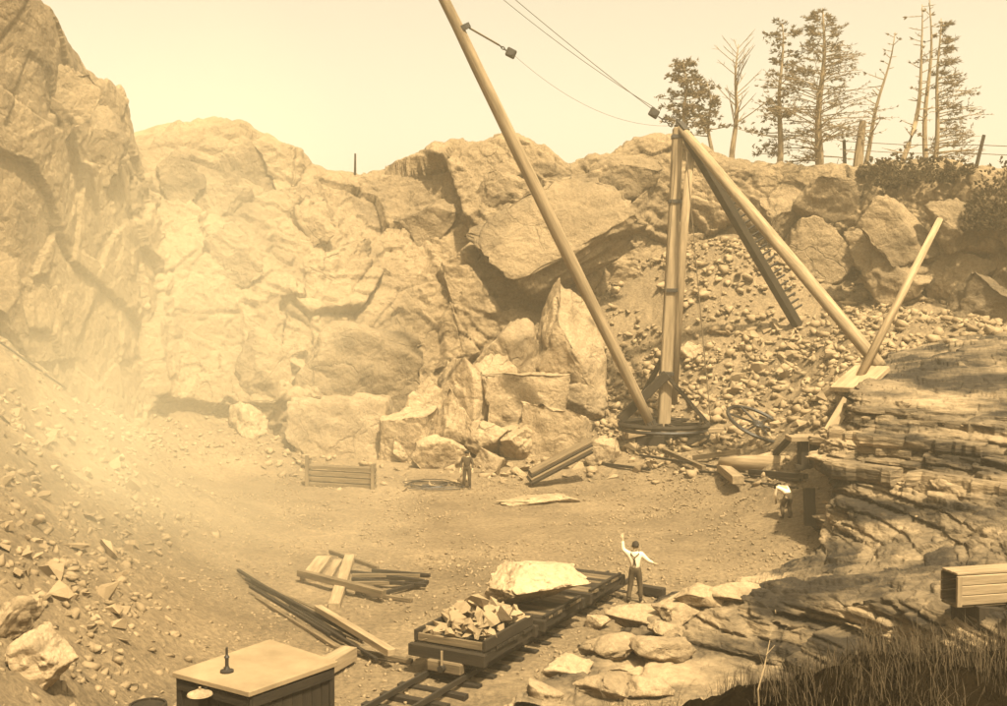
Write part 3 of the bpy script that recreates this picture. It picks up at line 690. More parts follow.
# turntable and its braces
TC = P(664, 424, 55.3); TR = (P(708, 424, 55.3) - P(620, 424, 55.3)).length / 2
ring = [TC + Vector((TR * math.cos(a), TR * math.sin(a), 0)) for a in np.linspace(0, 2 * math.pi, 41)]
tw = MB().tube(ring, 0.13, 6, False).build('bull_wheel', M_WOODD, drk)
MB().tube([p - Vector((0, 0, 0.24)) for p in ring], 0.09, 6, False).build('lower_rim', M_IRON, tw)
for k in range(8):
    a = k * math.pi / 4 + 0.2
    MB().bar(TC + Vector((0.3 * math.cos(a), 0.3 * math.sin(a), -0.03)), TC + Vector((TR * math.cos(a), TR * math.sin(a), -0.03)), 0.16, 0.14).build('spoke', M_WOODD, tw)
MB().bar(P(620, 420, 55.2), P(667, 374, 55.2), 0.46, 0.34, (0, 1, 0)).build('brace', M_WOODD, drk, bevel=0.03)
MB().bar(P(709, 425, 55.2), P(667, 376, 55.2), 0.20, 0.20, (0, 1, 0)).build('brace', M_WOODD, drk, bevel=0.02)
MB().bar(P(640, 400, 57.2), P(666, 352, 56.0), 0.26, 0.22, (0, 1, 0)).build('brace', M_WOODD, drk, bevel=0.02)
# footing timbers under the turntable
for a, b, w, m_ in ((P(636,442,55),P(694,440,55),0.62,M_WOODD),(P(648,450,54.2),P(690,452,54.2),0.36,M_WOOD),(P(676,432,54.4),P(724,430,54.4),0.24,M_WOODL),(P(626,436,54.6),P(650,431,54.8),0.3,M_WOODL),(P(640,434,56.5),P(690,434,56.5),0.5,M_WOODD)):
    MB().bar(a, b, w, w).build('footing_timber', m_, drk, bevel=0.03)
dw = P(701, 443, 53.6)
hd = MB().tube([dw + Vector((-0.45, 0.25, 0)), dw + Vector((0.0, 0, 0)), dw + Vector((0.5, -0.25, 0))], [0.52, 0.36, 0.52], 12).build('hoisting_drum', M_WOODD, drk)
MB().bar(P(706, 432, 53.4), P(716, 452, 53.2), 0.14, 0.14).build('drum_frame', M_WOODL, drk)
# stifflegs
S1T, S1F = P(681, 128, 56.4), P(880, 366, 41.5)
s1 = MB().tube([S1T.lerp(S1F, t) for t in np.linspace(0, 1, 9)], [0.22, 0.25, 0.265, 0.27, 0.27, 0.27, 0.265, 0.26, 0.25], 12).build('stiffleg', M_WOODL, drk, smooth=True)
MB().bar(S1T + (S1F - S1T).normalized() * -0.3, S1T + (S1F - S1T).normalized() * 0.6, 0.34, 0.5).build('iron_strap', M_IRON, s1)
S2T, S2F = P(686, 134, 56.8), P(798, 326, 61.5)
s2 = MB().bar(S2T, S2F, 0.46, 0.46).build('stiffleg', M_WOODD, drk, bevel=0.03)
d2 = (S2F - S2T); nrm2 = Vector((1, -0.2, 0.62)).normalized()
for k in range(21):
    q = S2T + d2 * (0.26 + 0.66 * k / 20)
    MB().tube([q + nrm2 * 0.2, q + nrm2 * 0.78], 0.06, 5).build('climbing_peg', M_IRON, s2)
pr = MB().tube([P(691, 152, 57.6), P(682, 250, 57.4), P(672, 404, 57.0)], [0.2, 0.24, 0.27], 10).build('prop', M_WOODL, drk, smooth=True)

# ------------------------------------------------------------------ poles and timbers by the stiffleg foot
def lone(name, mbuild, m, label, cat, group=None, bevel=0.0, smooth=False):
    return tag(mbuild.build(name, m, None, smooth, bevel), label, cat, group)
lone('pole', MB().tube([P(846, 404, 40.6), P(900, 298, 41.2), P(940, 219, 42)], [0.17, 0.155, 0.12], 10), M_WOODL, 'pale leaning pole crossing behind the stiffleg foot', 'pole', smooth=True)
q = P(866, 374, 41.0)
o = lone('timber_block', MB().bar(P(848, 390, 39.6), P(872, 368, 41.6), 1.35, 0.22), M_WOODL, 'pale flat timber footing slab under the light stiffleg', 'timber', bevel=0.03)
lone('post', MB().bar(P(848, 392, 39.8), P(847, 412, 39.8), 0.22, 0.22, (0, 1, 0)), M_WOODD, 'short dark post under the pale footing slab', 'post')
lone('plank', MB().bar(P(848, 400, 39.4), P(829, 432, 39.0), 0.42, 0.09, (0, -1, 0.3)), M_WOODL, 'pale plank leaning down the ledge beside the short post', 'plank', bevel=0.01)
def HD(px, py): return hit(px, py, (FLOOR_BVH, LEDGE_BVH))[0].y - 0.15
td = HD(797, 470)
tr = origin(empty('trestle', P(810, 468, td)))
tag(tr, 'small timber trestle platform with dark legs beside the ledge', 'trestle')
MB().bar(P(788, 438, td), P(832, 437, td), 1.0, 0.2).build('platform', M_WOODL, tr, bevel=0.02)
for px in (804, 814): MB().bar(P(px, 440, td - 0.1), P(px, 468, td - 0.1), 0.28, 0.28, (0, 1, 0)).build('leg', M_WOODD, tr)
for px in (800, 818): MB().bar(P(px, 440, td + 0.4), P(px, 466, td + 0.4), 0.2, 0.2, (0, 1, 0)).build('leg', M_WOODD, tr)
MB().bar(P(795, 467, td - 0.1), P(824, 467, td - 0.1), 0.3, 0.2).build('sill', M_WOODD, tr)
lone('timber', MB().bar(P(775, 454, HD(775, 456)), P(792, 436, td + 0.2), 0.2, 0.2), M_WOODD, 'short dark timber leaning on the trestle platform', 'timber')
l0, l1 = HD(724, 470) - 0.3, HD(812, 476) - 0.4; la, lb = P(720, 462, l0), P(816, 467, l0 - 2.5)
lg = lone('log', MB().tube([la, la.lerp(lb, 0.3), la.lerp(lb, 0.7), lb], [0.2, 0.36, 0.42, 0.38], 12), M_WOODL, 'thick pale barked-off log lying below the trestle', 'log', smooth=True)
wc = P(758, 424, HD(760, 436) - 0.5); wh = origin(empty('wheel', wc)); tag(wh, 'large rusty spoked hoop wheel leaning on the scree behind the log', 'wheel')
wu, wv = Vector((1, 0.1, -0.36)).normalized(), Vector((0.1, 0.85, 0.30)).normalized(); wr = 1.5
MB().tube([wc + wu * (wr * math.cos(a)) + wv * (wr * math.sin(a)) for a in np.linspace(0, 2 * math.pi, 33)], 0.085, 6, False).build('rim', M_IRON, wh)
MB().tube([wc + wu * (0.22 * math.cos(a)) + wv * (0.22 * math.sin(a)) for a in np.linspace(0, 2 * math.pi, 13)], 0.09, 6, False).build('hub', M_IRON, wh)
for k in range(6):
    a = k * math.pi / 3; MB().tube([wc, wc + wu * (wr * math.cos(a)) + wv * (wr * math.sin(a))], 0.05, 5).build('spoke', M_IRON, wh)
for (x0, y0), (x1, y1), w, m_, lab in (((640,457),(722,470),0.10,M_IRON,'long dark iron rod lying in front of the derrick turntable'),((690,472),(800,482),0.08,M_IRON,'long thin iron rod lying in front of the pale log'),
    ((720,479),(798,490),0.07,M_IRON,'thin rusty rod lying beside the bending man in white'),((664,454),(704,472),0.2,M_WOOD,'grey board lying under the hoisting drum'),((750,476),(806,481),0.2,M_WOODD,'dark timber lying along the pale log'),
    ((588,464),(650,472),0.12,M_WOODD,'thin dark pole lying left of the derrick footing'),((600,455),(646,446),0.16,M_WOOD,'grey pole propped on the rubble under the turntable'),((694,462),(742,456),0.22,M_WOOD,'grey squared timber lying beside the hoisting drum')):
    a, b = P(x0, y0, HD(x0, y0)), P(x1, y1, HD(x1, y1)); a.z += w * 0.9; b.z += w * 0.9
    lone('rod' if m_ is M_IRON else 'timber', MB().bar(a, b, w, w), m_, lab, 'rod' if m_ is M_IRON else 'timber')
a, b = G(722, 492, 0.3), G(738, 508, 0.25); zz = max(drop(a.x, a.y), drop(b.x, b.y))
a.z = b.z = zz + 0.2
lone('timber_block', MB().bar(a, b, 0.48, 0.36), M_WOODL, 'short squared timber block lying alone on the floor', 'timber', bevel=0.02)
lone('post', MB().bar(P(809, 488, 37.4), P(810, 526, 37.2), 0.34, 0.3, (0, 1, 0)), M_WOODD, 'dark upright strip for shade on the ledge beside the bending man', 'post')  # dark upright added for the shade on the ledge's left face

# dark board stack propped on the slanting slab
bd0 = HD(548, 484) - 0.4
bs = origin(empty('board_stack', P(560, 470, bd0))); tag(bs, 'stack of dark weathered boards propped against the slanting slab', 'board stack')
for k in range(4):
    o_ = Vector((0.02 * k, 0.05 * k, 0.13 * k))
    MB().bar(P(529, 481, bd0) + o_, P(590, 449, bd0 + 0.5) + o_, 0.75 - 0.1 * k, 0.11, (0.1, -0.3, 1)).build('board', M_WOODD if k % 2 == 0 else M_WOOD, bs, bevel=0.01)
fl = G(545, 493, 0.35); 
o = link('slab_stone', boulder_mesh('slab_stone', 634, 5, 16, 0.06), M_BOULD); o.location = (fl.x, fl.y, drop(fl.x, fl.y) + 0.05); o.scale = (4.0, 1.7, 0.55); o.rotation_euler = (0, 0.02, 0.06)
tag(o, 'thin flat stone slab lying before the board stack', 'slab')
# plank bench in front of the huge block
bn = origin(empty('plank_bench', (G(340, 482).x, G(340, 482).y, 0))); tag(bn, 'low crib of stacked planks between stakes before the huge block', 'plank crib')
b0, b1 = G(307, 489), G(375, 493)
for k in range(4):
    MB().bar(b0 + Vector((0, 0, 0.28 + 0.26 * k)), b1 + Vector((0, 0, 0.28 + 0.26 * k)), 0.42, 0.17).build('plank', M_WOOD, bn, bevel=0.015)
for t in (0.02, 0.98):
    q = b0.lerp(b1, t) + Vector((0, -0.28, 0)); MB().bar(q - Vector((0, 0, 0.2)), q + Vector((0, 0, 1.6 if t < 0.5 else 1.35)), 0.17, 0.17, (0, 1, 0)).build('stake', M_WOOD, bn)
    q = b0.lerp(b1, t) + Vector((0, 0.3, 0)); MB().bar(q - Vector((0, 0, 0.2)), q + Vector((0, 0, 1.3)), 0.15, 0.15, (0, 1, 0)).build('stake', M_WOOD, bn)
# coiled cable
cc = G(432, 491); pts = []
for k in range(90):
    a = k * 0.36; r_ = 0.5 + 0.3 * math.sin(k * 0.11) + 0.1 * math.sin(k * 1.3); x, y = cc.x + r_ * 1.7 * math.cos(a), cc.y + r_ * math.sin(a); pts.append((x, y, gz(x, y) + 0.07 + 0.0012 * k))
lone('cable_coil', MB().tube(pts, 0.02, 5), M_IRON, 'loose coil of dark cable on the floor before the boulders', 'cable')
pts = [hit(px, py, (FLOOR_BVH,))[0] + Vector((0, 0, 0.1)) for px, py in ((-12,337),(10,352),(30,366),(50,380),(66,391))]
lone('cable', MB().tube(pts, 0.045, 5), M_IRON, 'taut dark cable running down the top of the left rubble bank', 'cable')

# ------------------------------------------------------------------ timbers on the floor
def ground_bar(p0, p1, w, h, m_, label, cat, name=None, lift=0.0, group=None, bevel=0.01):
    a, b = G(*p0), G(*p1); a.z = gz(a.x, a.y) + h / 2 + lift; b.z = gz(b.x, b.y) + h / 2 + lift
    lone(name or cat, MB().bar(a, b, w, h), m_, label, cat, group, bevel)
ground_bar((299,581),(384,598),0.20,0.2,M_WOOD,'long grey beam lying across the two short pale beams','beam',lift=0.2)
ground_bar((350,558),(334,608),0.34,0.2,M_WOODL,'short pale beam nearest the fan of poles','beam')
ground_bar((324,560),(308,580),0.5,0.16,M_WOODL,'wide short pale board at the end of the long grey beam','beam')
ground_bar((338,562),(326,582),0.26,0.16,M_WOODL,'narrow pale beam between the wide board and the short beam','beam')
for k, (a, b) in enumerate((((350,572),(424,580)),((352,576),(420,576)),((352,581),(426,586)),((356,590),(412,598)),((384,592),(428,582)),((350,585),(405,583)),((372,570),(430,575)),((330,552),(378,568)))):
    ground_bar(a, b, 0.11, 0.11, M_WOOD if k % 2 else M_WOODD, 'slender pole in the fan of poles beside the pale beams', 'pole', lift=0.04 * (k % 3), group='poles fanned out on the floor')
for k, (a, b) in enumerate((((243,584),(366,634)),((246,588),(364,640)),((252,592),(360,643)),((262,590),(368,630)),((238,580),(345,640)),((250,600),(330,640)),((256,604),(352,655)),((290,612),(376,662)))):
    ground_bar(a, b, 0.09, 0.09, M_WOODD if k % 3 else M_WOOD, 'long dark pole in the bundle behind the shed', 'pole', lift=0.09 * (k % 3), group='long poles bundled behind the shed')
ground_bar((318,622),(392,668),0.2,0.16,M_WOODL,'pale plank lying across the pole bundle','plank',lift=0.34)
ground_bar((335,648),(412,664),0.12,0.1,M_WOOD,'thin grey lath crossing under the pale plank','plank',lift=0.05)
ground_bar((322,676),(350,660),0.4,0.32,M_WOODL,'stubby pale timber beside the shed roof','timber',lift=0.1)
ground_bar((640,592),(664,596),0.26,0.24,M_WOODD,'dark timber lying to the right of the waving man','timber',lift=0.05)

# ------------------------------------------------------------------ the railway and its three flat cars
TD = Vector((0.47, 0.883, 0)); TN = Vector((0.883, -0.47, 0)); T0 = Vector((-1.24, 24.75, -0.07))
rw = origin(empty('railway_track', T0)); tag(rw, 'narrow railway track of light rails under the flat cars', 'track')
for s_ in (-0.45, 0.45):
    MB().bar(T0 + TN * s_ - TD * 6 + Vector((0, 0, 0.17)), T0 + TN * s_ + TD * 10.5 + Vector((0, 0, 0.17)), 0.065, 0.12).build('rail', M_IRON, rw)
for k in range(24):
    q = T0 - TD * 6 + TD * (0.35 + 0.7 * k) + Vector((0, 0, 0.0)); a_ = rnd.uniform(-.04, .04)
    MB().bar(q - TN * 0.85, q + TN * (0.85 + a_), 0.2, 0.12).build('sleeper', M_WOODD, rw)
DECK = 0.80
def flat_car(s0, L, label, sides):
    c = T0 + TD * (s0 + L / 2); root = origin(empty('flat_car', c)); tag(root, label, 'rail car', 'flat cars on the quarry track')
    W = 1.9; n = 9
    for k in range(n):                       # deck planks across the car
        q = c + TD * (-L / 2 + L * (k + 0.5) / n) + Vector((0, 0, DECK - 0.05))
        MB().bar(q - TN * (W / 2), q + TN * (W / 2 + rnd.uniform(-.03, .03)), L / n - 0.02, 0.07).build('deck_plank', M_WOODD if sides else rnd.choice((M_WOODD, M_WOOD)), root)
    for s_ in (-1, 1):
        MB().bar(c + TN * (s_ * (W / 2 - 0.12)) - TD * (L / 2) + Vector((0, 0, DECK - 0.20)), c + TN * (s_ * (W / 2 - 0.12)) + TD * (L / 2) + Vector((0, 0, DECK - 0.20)), 0.16, 0.2).build('side_sill', M_WOODD, root, bevel=0.01)
        e = c + TD * (s_ * (L / 2 + 0.08)) + Vector((0, 0, DECK - 0.17))
        MB().bar(e - TN * (W / 2 + 0.06), e + TN * (W / 2 + 0.06), 0.16, 0.28).build('end_beam', M_WOODD, root, bevel=0.015)
        hs = 0.26 if sides else 0.06
        MB().bar(c + TN * (s_ * (W / 2 - 0.04)) - TD * (L / 2) + Vector((0, 0, DECK + hs / 2)), c + TN * (s_ * (W / 2 - 0.04)) + TD * (L / 2) + Vector((0, 0, DECK + hs / 2)), 0.08, hs).build('side_board', M_WOODD, root, bevel=0.01)
        if sides:
            e2 = c + TD * (s_ * (L / 2 - 0.05)) + Vector((0, 0, DECK + 0.10))
            MB().bar(e2 - TN * (W / 2 - 0.1), e2 + TN * (W / 2 - 0.1), 0.08, 0.18).build('end_board', M_WOOD, root, bevel=0.01)
        bu = c + TD * (s_ * (L / 2 + 0.16)) + Vector((0, 0, DECK - 0.42))
        bf = MB().bar(bu - TN * 0.45, bu + TN * 0.45, 0.2, 0.26).build('buffer_beam', M_WOOD if sides and s_ < 0 else M_WOODD, root, bevel=0.03)
        MB().bar(bu - TD * (0.16 * -s_) + Vector((0, 0, -0.08)), bu - TD * (0.16 * -s_) + Vector((0, 0, 0.40)), 0.05, 0.05, (0, 1, 0)).build('coupling_pin', M_WOODL, bf)
        MB().tube([bu + TD * (s_ * 0.1), bu + TD * (s_ * 0.24)], 0.08, 8).build('drawbar', M_IRON, bf)
    for f in (-0.28, 0.28):
        ax = c + TD * (L * f) + Vector((0, 0, 0.16 + 0.24))
        MB().tube([ax - TN * 0.5, ax + TN * 0.5], 0.045, 8).build('axle', M_IRON, root)
        for s_ in (-1, 1):
            q = ax + TN * (0.45 * s_)
            w_ = MB().tube([q - TN * 0.06, q + TN * 0.06], 0.24, 16).build('wheel', M_IRON, root)
            MB().tube([q - TN * (0.075 * s_), q - TN * (0.05 * s_)], 0.285, 16).build('flange', M_IRON, w_)
            MB().box(q + TN * (0.16 * s_) + Vector((0, 0, 0.03)), (0.2, 0.2, 0.2)).build('axle_box', M_IRON, root)
    return c
C1 = flat_car(0.0, 2.40, 'low-sided flat car heaped with broken stone at the train head', True)
C2 = flat_car(3.05, 2.2, 'flat car carrying one huge white boulder in mid train', False)
C3 = flat_car(5.9, 2.2, 'empty flat car coupled beside the waving man', False)
# load of the first car
for k in range(110):
    u, v = rnd.uniform(-1.08, 1.08), rnd.uniform(-0.80, 0.80); lay = max(0, 1 - (u / 1.3) ** 2 - (v / 1.0) ** 2)
    s_ = rnd.uniform(0.2, 0.6)
    stone(C1 + TD * u + TN * v + Vector((0, 0, DECK + 0.16 + lay * 0.62 * rnd.uniform(0.3, 1))), s_, 'broken stone heaped in the low-sided flat car', 'stones loaded on the flat car')
wb = link('boulder', boulder_mesh('boulder', 523, 6, 12, 0.035, (0.5, 0.8)), M_WHITE); tag(wb, 'huge white boulder lying across the middle flat car', 'boulder')
a, b = P(494, 605, 28.0), P(577, 563, 28.0)
wb.scale = (2.6, 1.75, 1.25); wb.rotation_euler = (0.05, -0.10, R(13)); wb.location = Vector(((a.x + b.x) / 2, 28.2, DECK + 0.46))

# ------------------------------------------------------------------ shed in the near left corner
ZR = 2.6
cB, cR, cF, cL = G(270, 639, ZR), G(338, 661, ZR), G(249, 692, ZR), G(172, 672, ZR)
sc_ = (cB + cR + cF + cL) / 4; sh = origin(empty('shed', (sc_.x, sc_.y, gz(sc_.x, sc_.y)))); tag(sh, 'small dark board shed with pale flat roof and stub pipe', 'shed')
def prism(pts, z0, z1): 
    b = MB(); n = len(pts); b.add([(p.x, p.y, z0) for p in pts] + [(p.x, p.y, z1) for p in pts], [tuple(reversed(range(n))), tuple(range(n, 2 * n))] + [(i, (i + 1) % n, n + (i + 1) % n, n + i) for i in range(n)]); return b
rf = prism([cL, cF, cR, cB], ZR - 0.09, ZR).build('roof', M_ROOF, sh, bevel=0.012)
ins = lambda p, k=0.90: sc_ + (p - sc_) * k
corners = [ins(cL), ins(cF), ins(cR), ins(cB)]
for i in range(4):
    a, b = corners[i], corners[(i + 1) % 4]; n = max(6, int((b - a).length / 0.2)); d = (b - a).normalized(); nn_ = Vector((d.y, -d.x, 0))
    for k in range(n):
        q = a.lerp(b, (k + 0.5) / n) + nn_ * rnd.uniform(-0.008, 0.008)
        MB().bar(Vector((q.x, q.y, 0.0)), Vector((q.x, q.y, ZR - 0.10)), 0.03, (b - a).length / n - 0.012, tuple(d)).build('wall_board', M_WOODD, sh)
    MB().bar(Vector((a.x, a.y, 0)), Vector((a.x, a.y, ZR - 0.095)), 0.1, 0.1, tuple(d)).build('corner_post', M_WOODD, sh)
    MB().bar(Vector((a.x, a.y, ZR - 0.2)) + nn_ * 0.04, Vector((b.x, b.y, ZR - 0.2)) + nn_ * 0.04, 0.05, 0.16).build('fascia', M_WOODD, sh)
fp = G(227, 672, ZR)
pf = MB().lathe(fp, [(0.11, 0.0), (0.11, 0.03), (0.05, 0.05), (0.03, 0.10), (0.03, 0.22), (0.045, 0.24), (0.02, 0.28), (0.02, 0.40)], 12).build('roof_pipe', M_IRON, rf, smooth=False)
lp_ = ins(cL, 0.9).lerp(ins(cF, 0.9), 0.45) + Vector((-0.12, -0.22, 0)); lp_.z = G(200, 696, ZR - 0.15).z - 0.0
lv = MB().lathe(lp_, [(0.20, -0.02), (0.19, 0.0), (0.10, 0.03), (0.07, 0.05), (0.02, 0.06), (0.02, 0.10)], 18).build('lamp_shade', M_WHITE, sh, smooth=False)
MB().bar(lp_ + Vector((0, 0, 0.02)), lp_ + Vector((0.12, 0.24, 0.04)), 0.03, 0.03).build('bracket', M_IRON, lv)
bl = P(148, 712, 15.8); br = origin(empty('barrel', (bl.x, bl.y, bl.z - 0.9))); tag(br, 'dark wooden barrel standing beside the shed', 'barrel')
bz = bl.z - 0.78
for k in range(14):
    a0, a1 = 2 * math.pi * k / 14, 2 * math.pi * (k + 0.94) / 14; pf_ = [(0.27, 0), (0.32, 0.45), (0.27, 0.9)]
    vs = [(bl.x + r_ * math.cos(a), bl.y + r_ * math.sin(a), bz + z) for r_, z in pf_ for a in (a0, a1)]
    vs += [(bl.x + (r_ - .03) * math.cos(a), bl.y + (r_ - .03) * math.sin(a), bz + z) for r_, z in pf_ for a in (a0, a1)]
    MB().add(vs, [(0, 1, 3, 2), (2, 3, 5, 4), (7, 6, 8, 9), (9, 8, 10, 11), (4, 5, 11, 10), (0, 2, 8, 6), (2, 4, 10, 8), (1, 7, 9, 3), (3, 9, 11, 5)]).build('stave', M_WOODD, br)
for z in (0.15, 0.75): MB().tube([(bl.x + 0.305 * math.cos(a), bl.y + 0.305 * math.sin(a), bz + z) for a in np.linspace(0, 2 * math.pi, 25)], 0.018, 5, False).build('hoop', M_IRON, br)
MB().lathe((bl.x, bl.y, bz + 0.84), [(0.26, 0), (0.26, 0.03)], 16).build('lid', M_WOODD, br)

# ------------------------------------------------------------------ wooden box chute on the ledge
def bx(px, py, D): return P(px, py, D)
bA = P(957, 606, 20.6); bB_ = bA + Vector((math.cos(R(13)), math.sin(R(13)), 0)) * 3.2     # near bottom front edge, running away to the right
bzv = 0.57; ddir = (Vector((bB_.x, bB_.y, 0)) - Vector((bA.x, bA.y, 0))).normalized(); nside = Vector((-ddir.y, ddir.x, 0)); Lb = (bB_ - bA).length
z0 = bA.z
cx = origin(empty('box_chute', bA)); tag(cx, 'open-ended wooden box chute of pale boards resting on the ledge', 'chute')
def boxbar(o0, w, h, nm, m_): # board along ddir; o0 offset in (nside, z)
    a = Vector((bA.x, bA.y, z0)) + nside * o0[0] + Vector((0, 0, o0[1])); MB().bar(a, a + ddir * Lb, w, h).build(nm, m_, cx, bevel=0.01)
WB = 0.5
for k in range(3): boxbar((0.0, 0.095 + 0.19 * k), 0.05, 0.18, 'side_board', M_WOODL)
for k in range(3): boxbar((WB, 0.095 + 0.19 * k), 0.05, 0.18, 'side_board', M_WOOD)
for k in range(3): boxbar((0.08 + 0.165 * k, bzv + 0.03), 0.16, 0.05, 'top_board', M_WOODL)
for k in range(3): boxbar((0.08 + 0.165 * k, -0.02), 0.16, 0.05, 'bottom_board', M_WOOD)
for t in (0.0, 0.55, 0.97):
    q = Vector((bA.x, bA.y, z0)) + ddir * (Lb * t) - nside * 0.055
    MB().bar(q, q + Vector((0, 0, bzv)), 0.1, 0.05, tuple(nside)).build('batten', M_WOODL, cx)
for k, t in enumerate((0.2, 0.75)):
    q = Vector((bA.x, bA.y, 0)) + ddir * (Lb * t) + nside * (WB / 2); q.z = z0 - 0.35
    MB().box(q, (0.5, 0.9, 0.6), Matrix.Rotation(math.atan2(ddir.y, ddir.x), 3, 'Z'), 0.04).build('bearer', M_WOODD, cx)

# ------------------------------------------------------------------ fence posts, stake
def surf(px, py, D):                         # the turf at that pixel column and distance
    p = P(px, py, D); h = WALL_BVH.ray_cast(Vector((p.x, p.y, 60)), Vector((0, 0, -1)))
    return h[0] if h[0] is not None else p
wf = origin(empty('wire_fence', surf(972, 166, 64.5))); tag(wf, 'wire fence with leaning posts along the cliff top', 'fence')
fa, fb, fc = surf(972, 166, 64.5), surf(953, 166, 65), surf(1040, 160, 61)
for q, tp in ((fa, P(984, 135, 64.5)), (fb, P(953, 158, 65)), (fc, P(1046, 128, 61)), (surf(858, 170, 68), P(858, 148, 68)), (surf(845, 170, 68), P(844, 140, 68))):
    MB().tube([q - Vector((0, 0, 0.3)), tp], [0.12, 0.10], 7).build('post', M_WOODD, wf)
for dz in (0.0, -0.5):
    w_ = MB().tube([P(840, 141, 68) + Vector((0, 0, dz)), P(905, 144, 66.4) + Vector((0, 0, dz - .05)), P(980, 145, 64.5) + Vector((0, 0, dz)), P(1046, 148, 61) + Vector((0, 0, dz))], 0.022, 5).build('wire', M_ROPE, wf)
q = surf(355, 168, 69.5)
lone('stake', MB().tube([q - Vector((0, 0, 0.2)), q + Vector((0.02, 0, 1.3))], [0.09, 0.06], 6), M_WOODD, 'lone stake standing on the rim of the back wall', 'stake')

# ================================================================== TREES on the cliff top
M_BARK = mat('bark', 0.17, 0.4, 3, bump=0.02, bscale=8, stretch=(3, 3, 0.6))
M_NEED = mat('needles', 0.14, 0.45, 0.9, rough=0.9, coords='World')
M_LEAF = mat('shrub_leaves', 0.08, 0.5, 1.5, rough=0.9, coords='World')
for m_ in (M_NEED, M_LEAF):                  # thin leaves let light through
    t = m_.node_tree; b = t.nodes['Principled BSDF']; tr_ = t.nodes.new('ShaderNodeBsdfTranslucent'); ms = t.nodes.new('ShaderNodeMixShader'); ms.inputs[0].default_value = 0.45
    t.links.new(b.inputs['Base Color'].links[0].from_socket, tr_.inputs[0]); t.links.new(b.outputs[0], ms.inputs[1]); t.links.new(tr_.outputs[0], ms.inputs[2]); t.links.new(ms.outputs[0], t.nodes['Material Output'].inputs['Surface'])
class Leaves:
    def __init__(s): s.v = []; s.f = []
    def tuft(s, p, d, L, w, n):
        for k in range(n):
            u = (d + Vector((rnd.gauss(0, .45), rnd.gauss(0, .45), rnd.gauss(0, .35)))).normalized()
            sd_ = u.cross(Vector((rnd.gauss(0, 1), rnd.gauss(0, 1), rnd.gauss(0, 1)))).normalized() * w * rnd.uniform(.6, 1.3)
            l_ = L * rnd.uniform(.6, 1.3); b = len(s.v)
            s.v += [tuple(p - sd_ * .4), tuple(p + u * l_ * .55 - sd_), tuple(p + u * l_), tuple(p + u * l_ * .45 + sd_)]; s.f.append((b, b + 1, b + 2, b + 3))
    def build(s, name, m, parent):
        off = Vector(parent['org']); me = bpy.data.meshes.new(name); me.from_pydata([tuple(Vector(v) - off) for v in s.v], [], s.f); me.update()
        return link(name, me, m, parent)
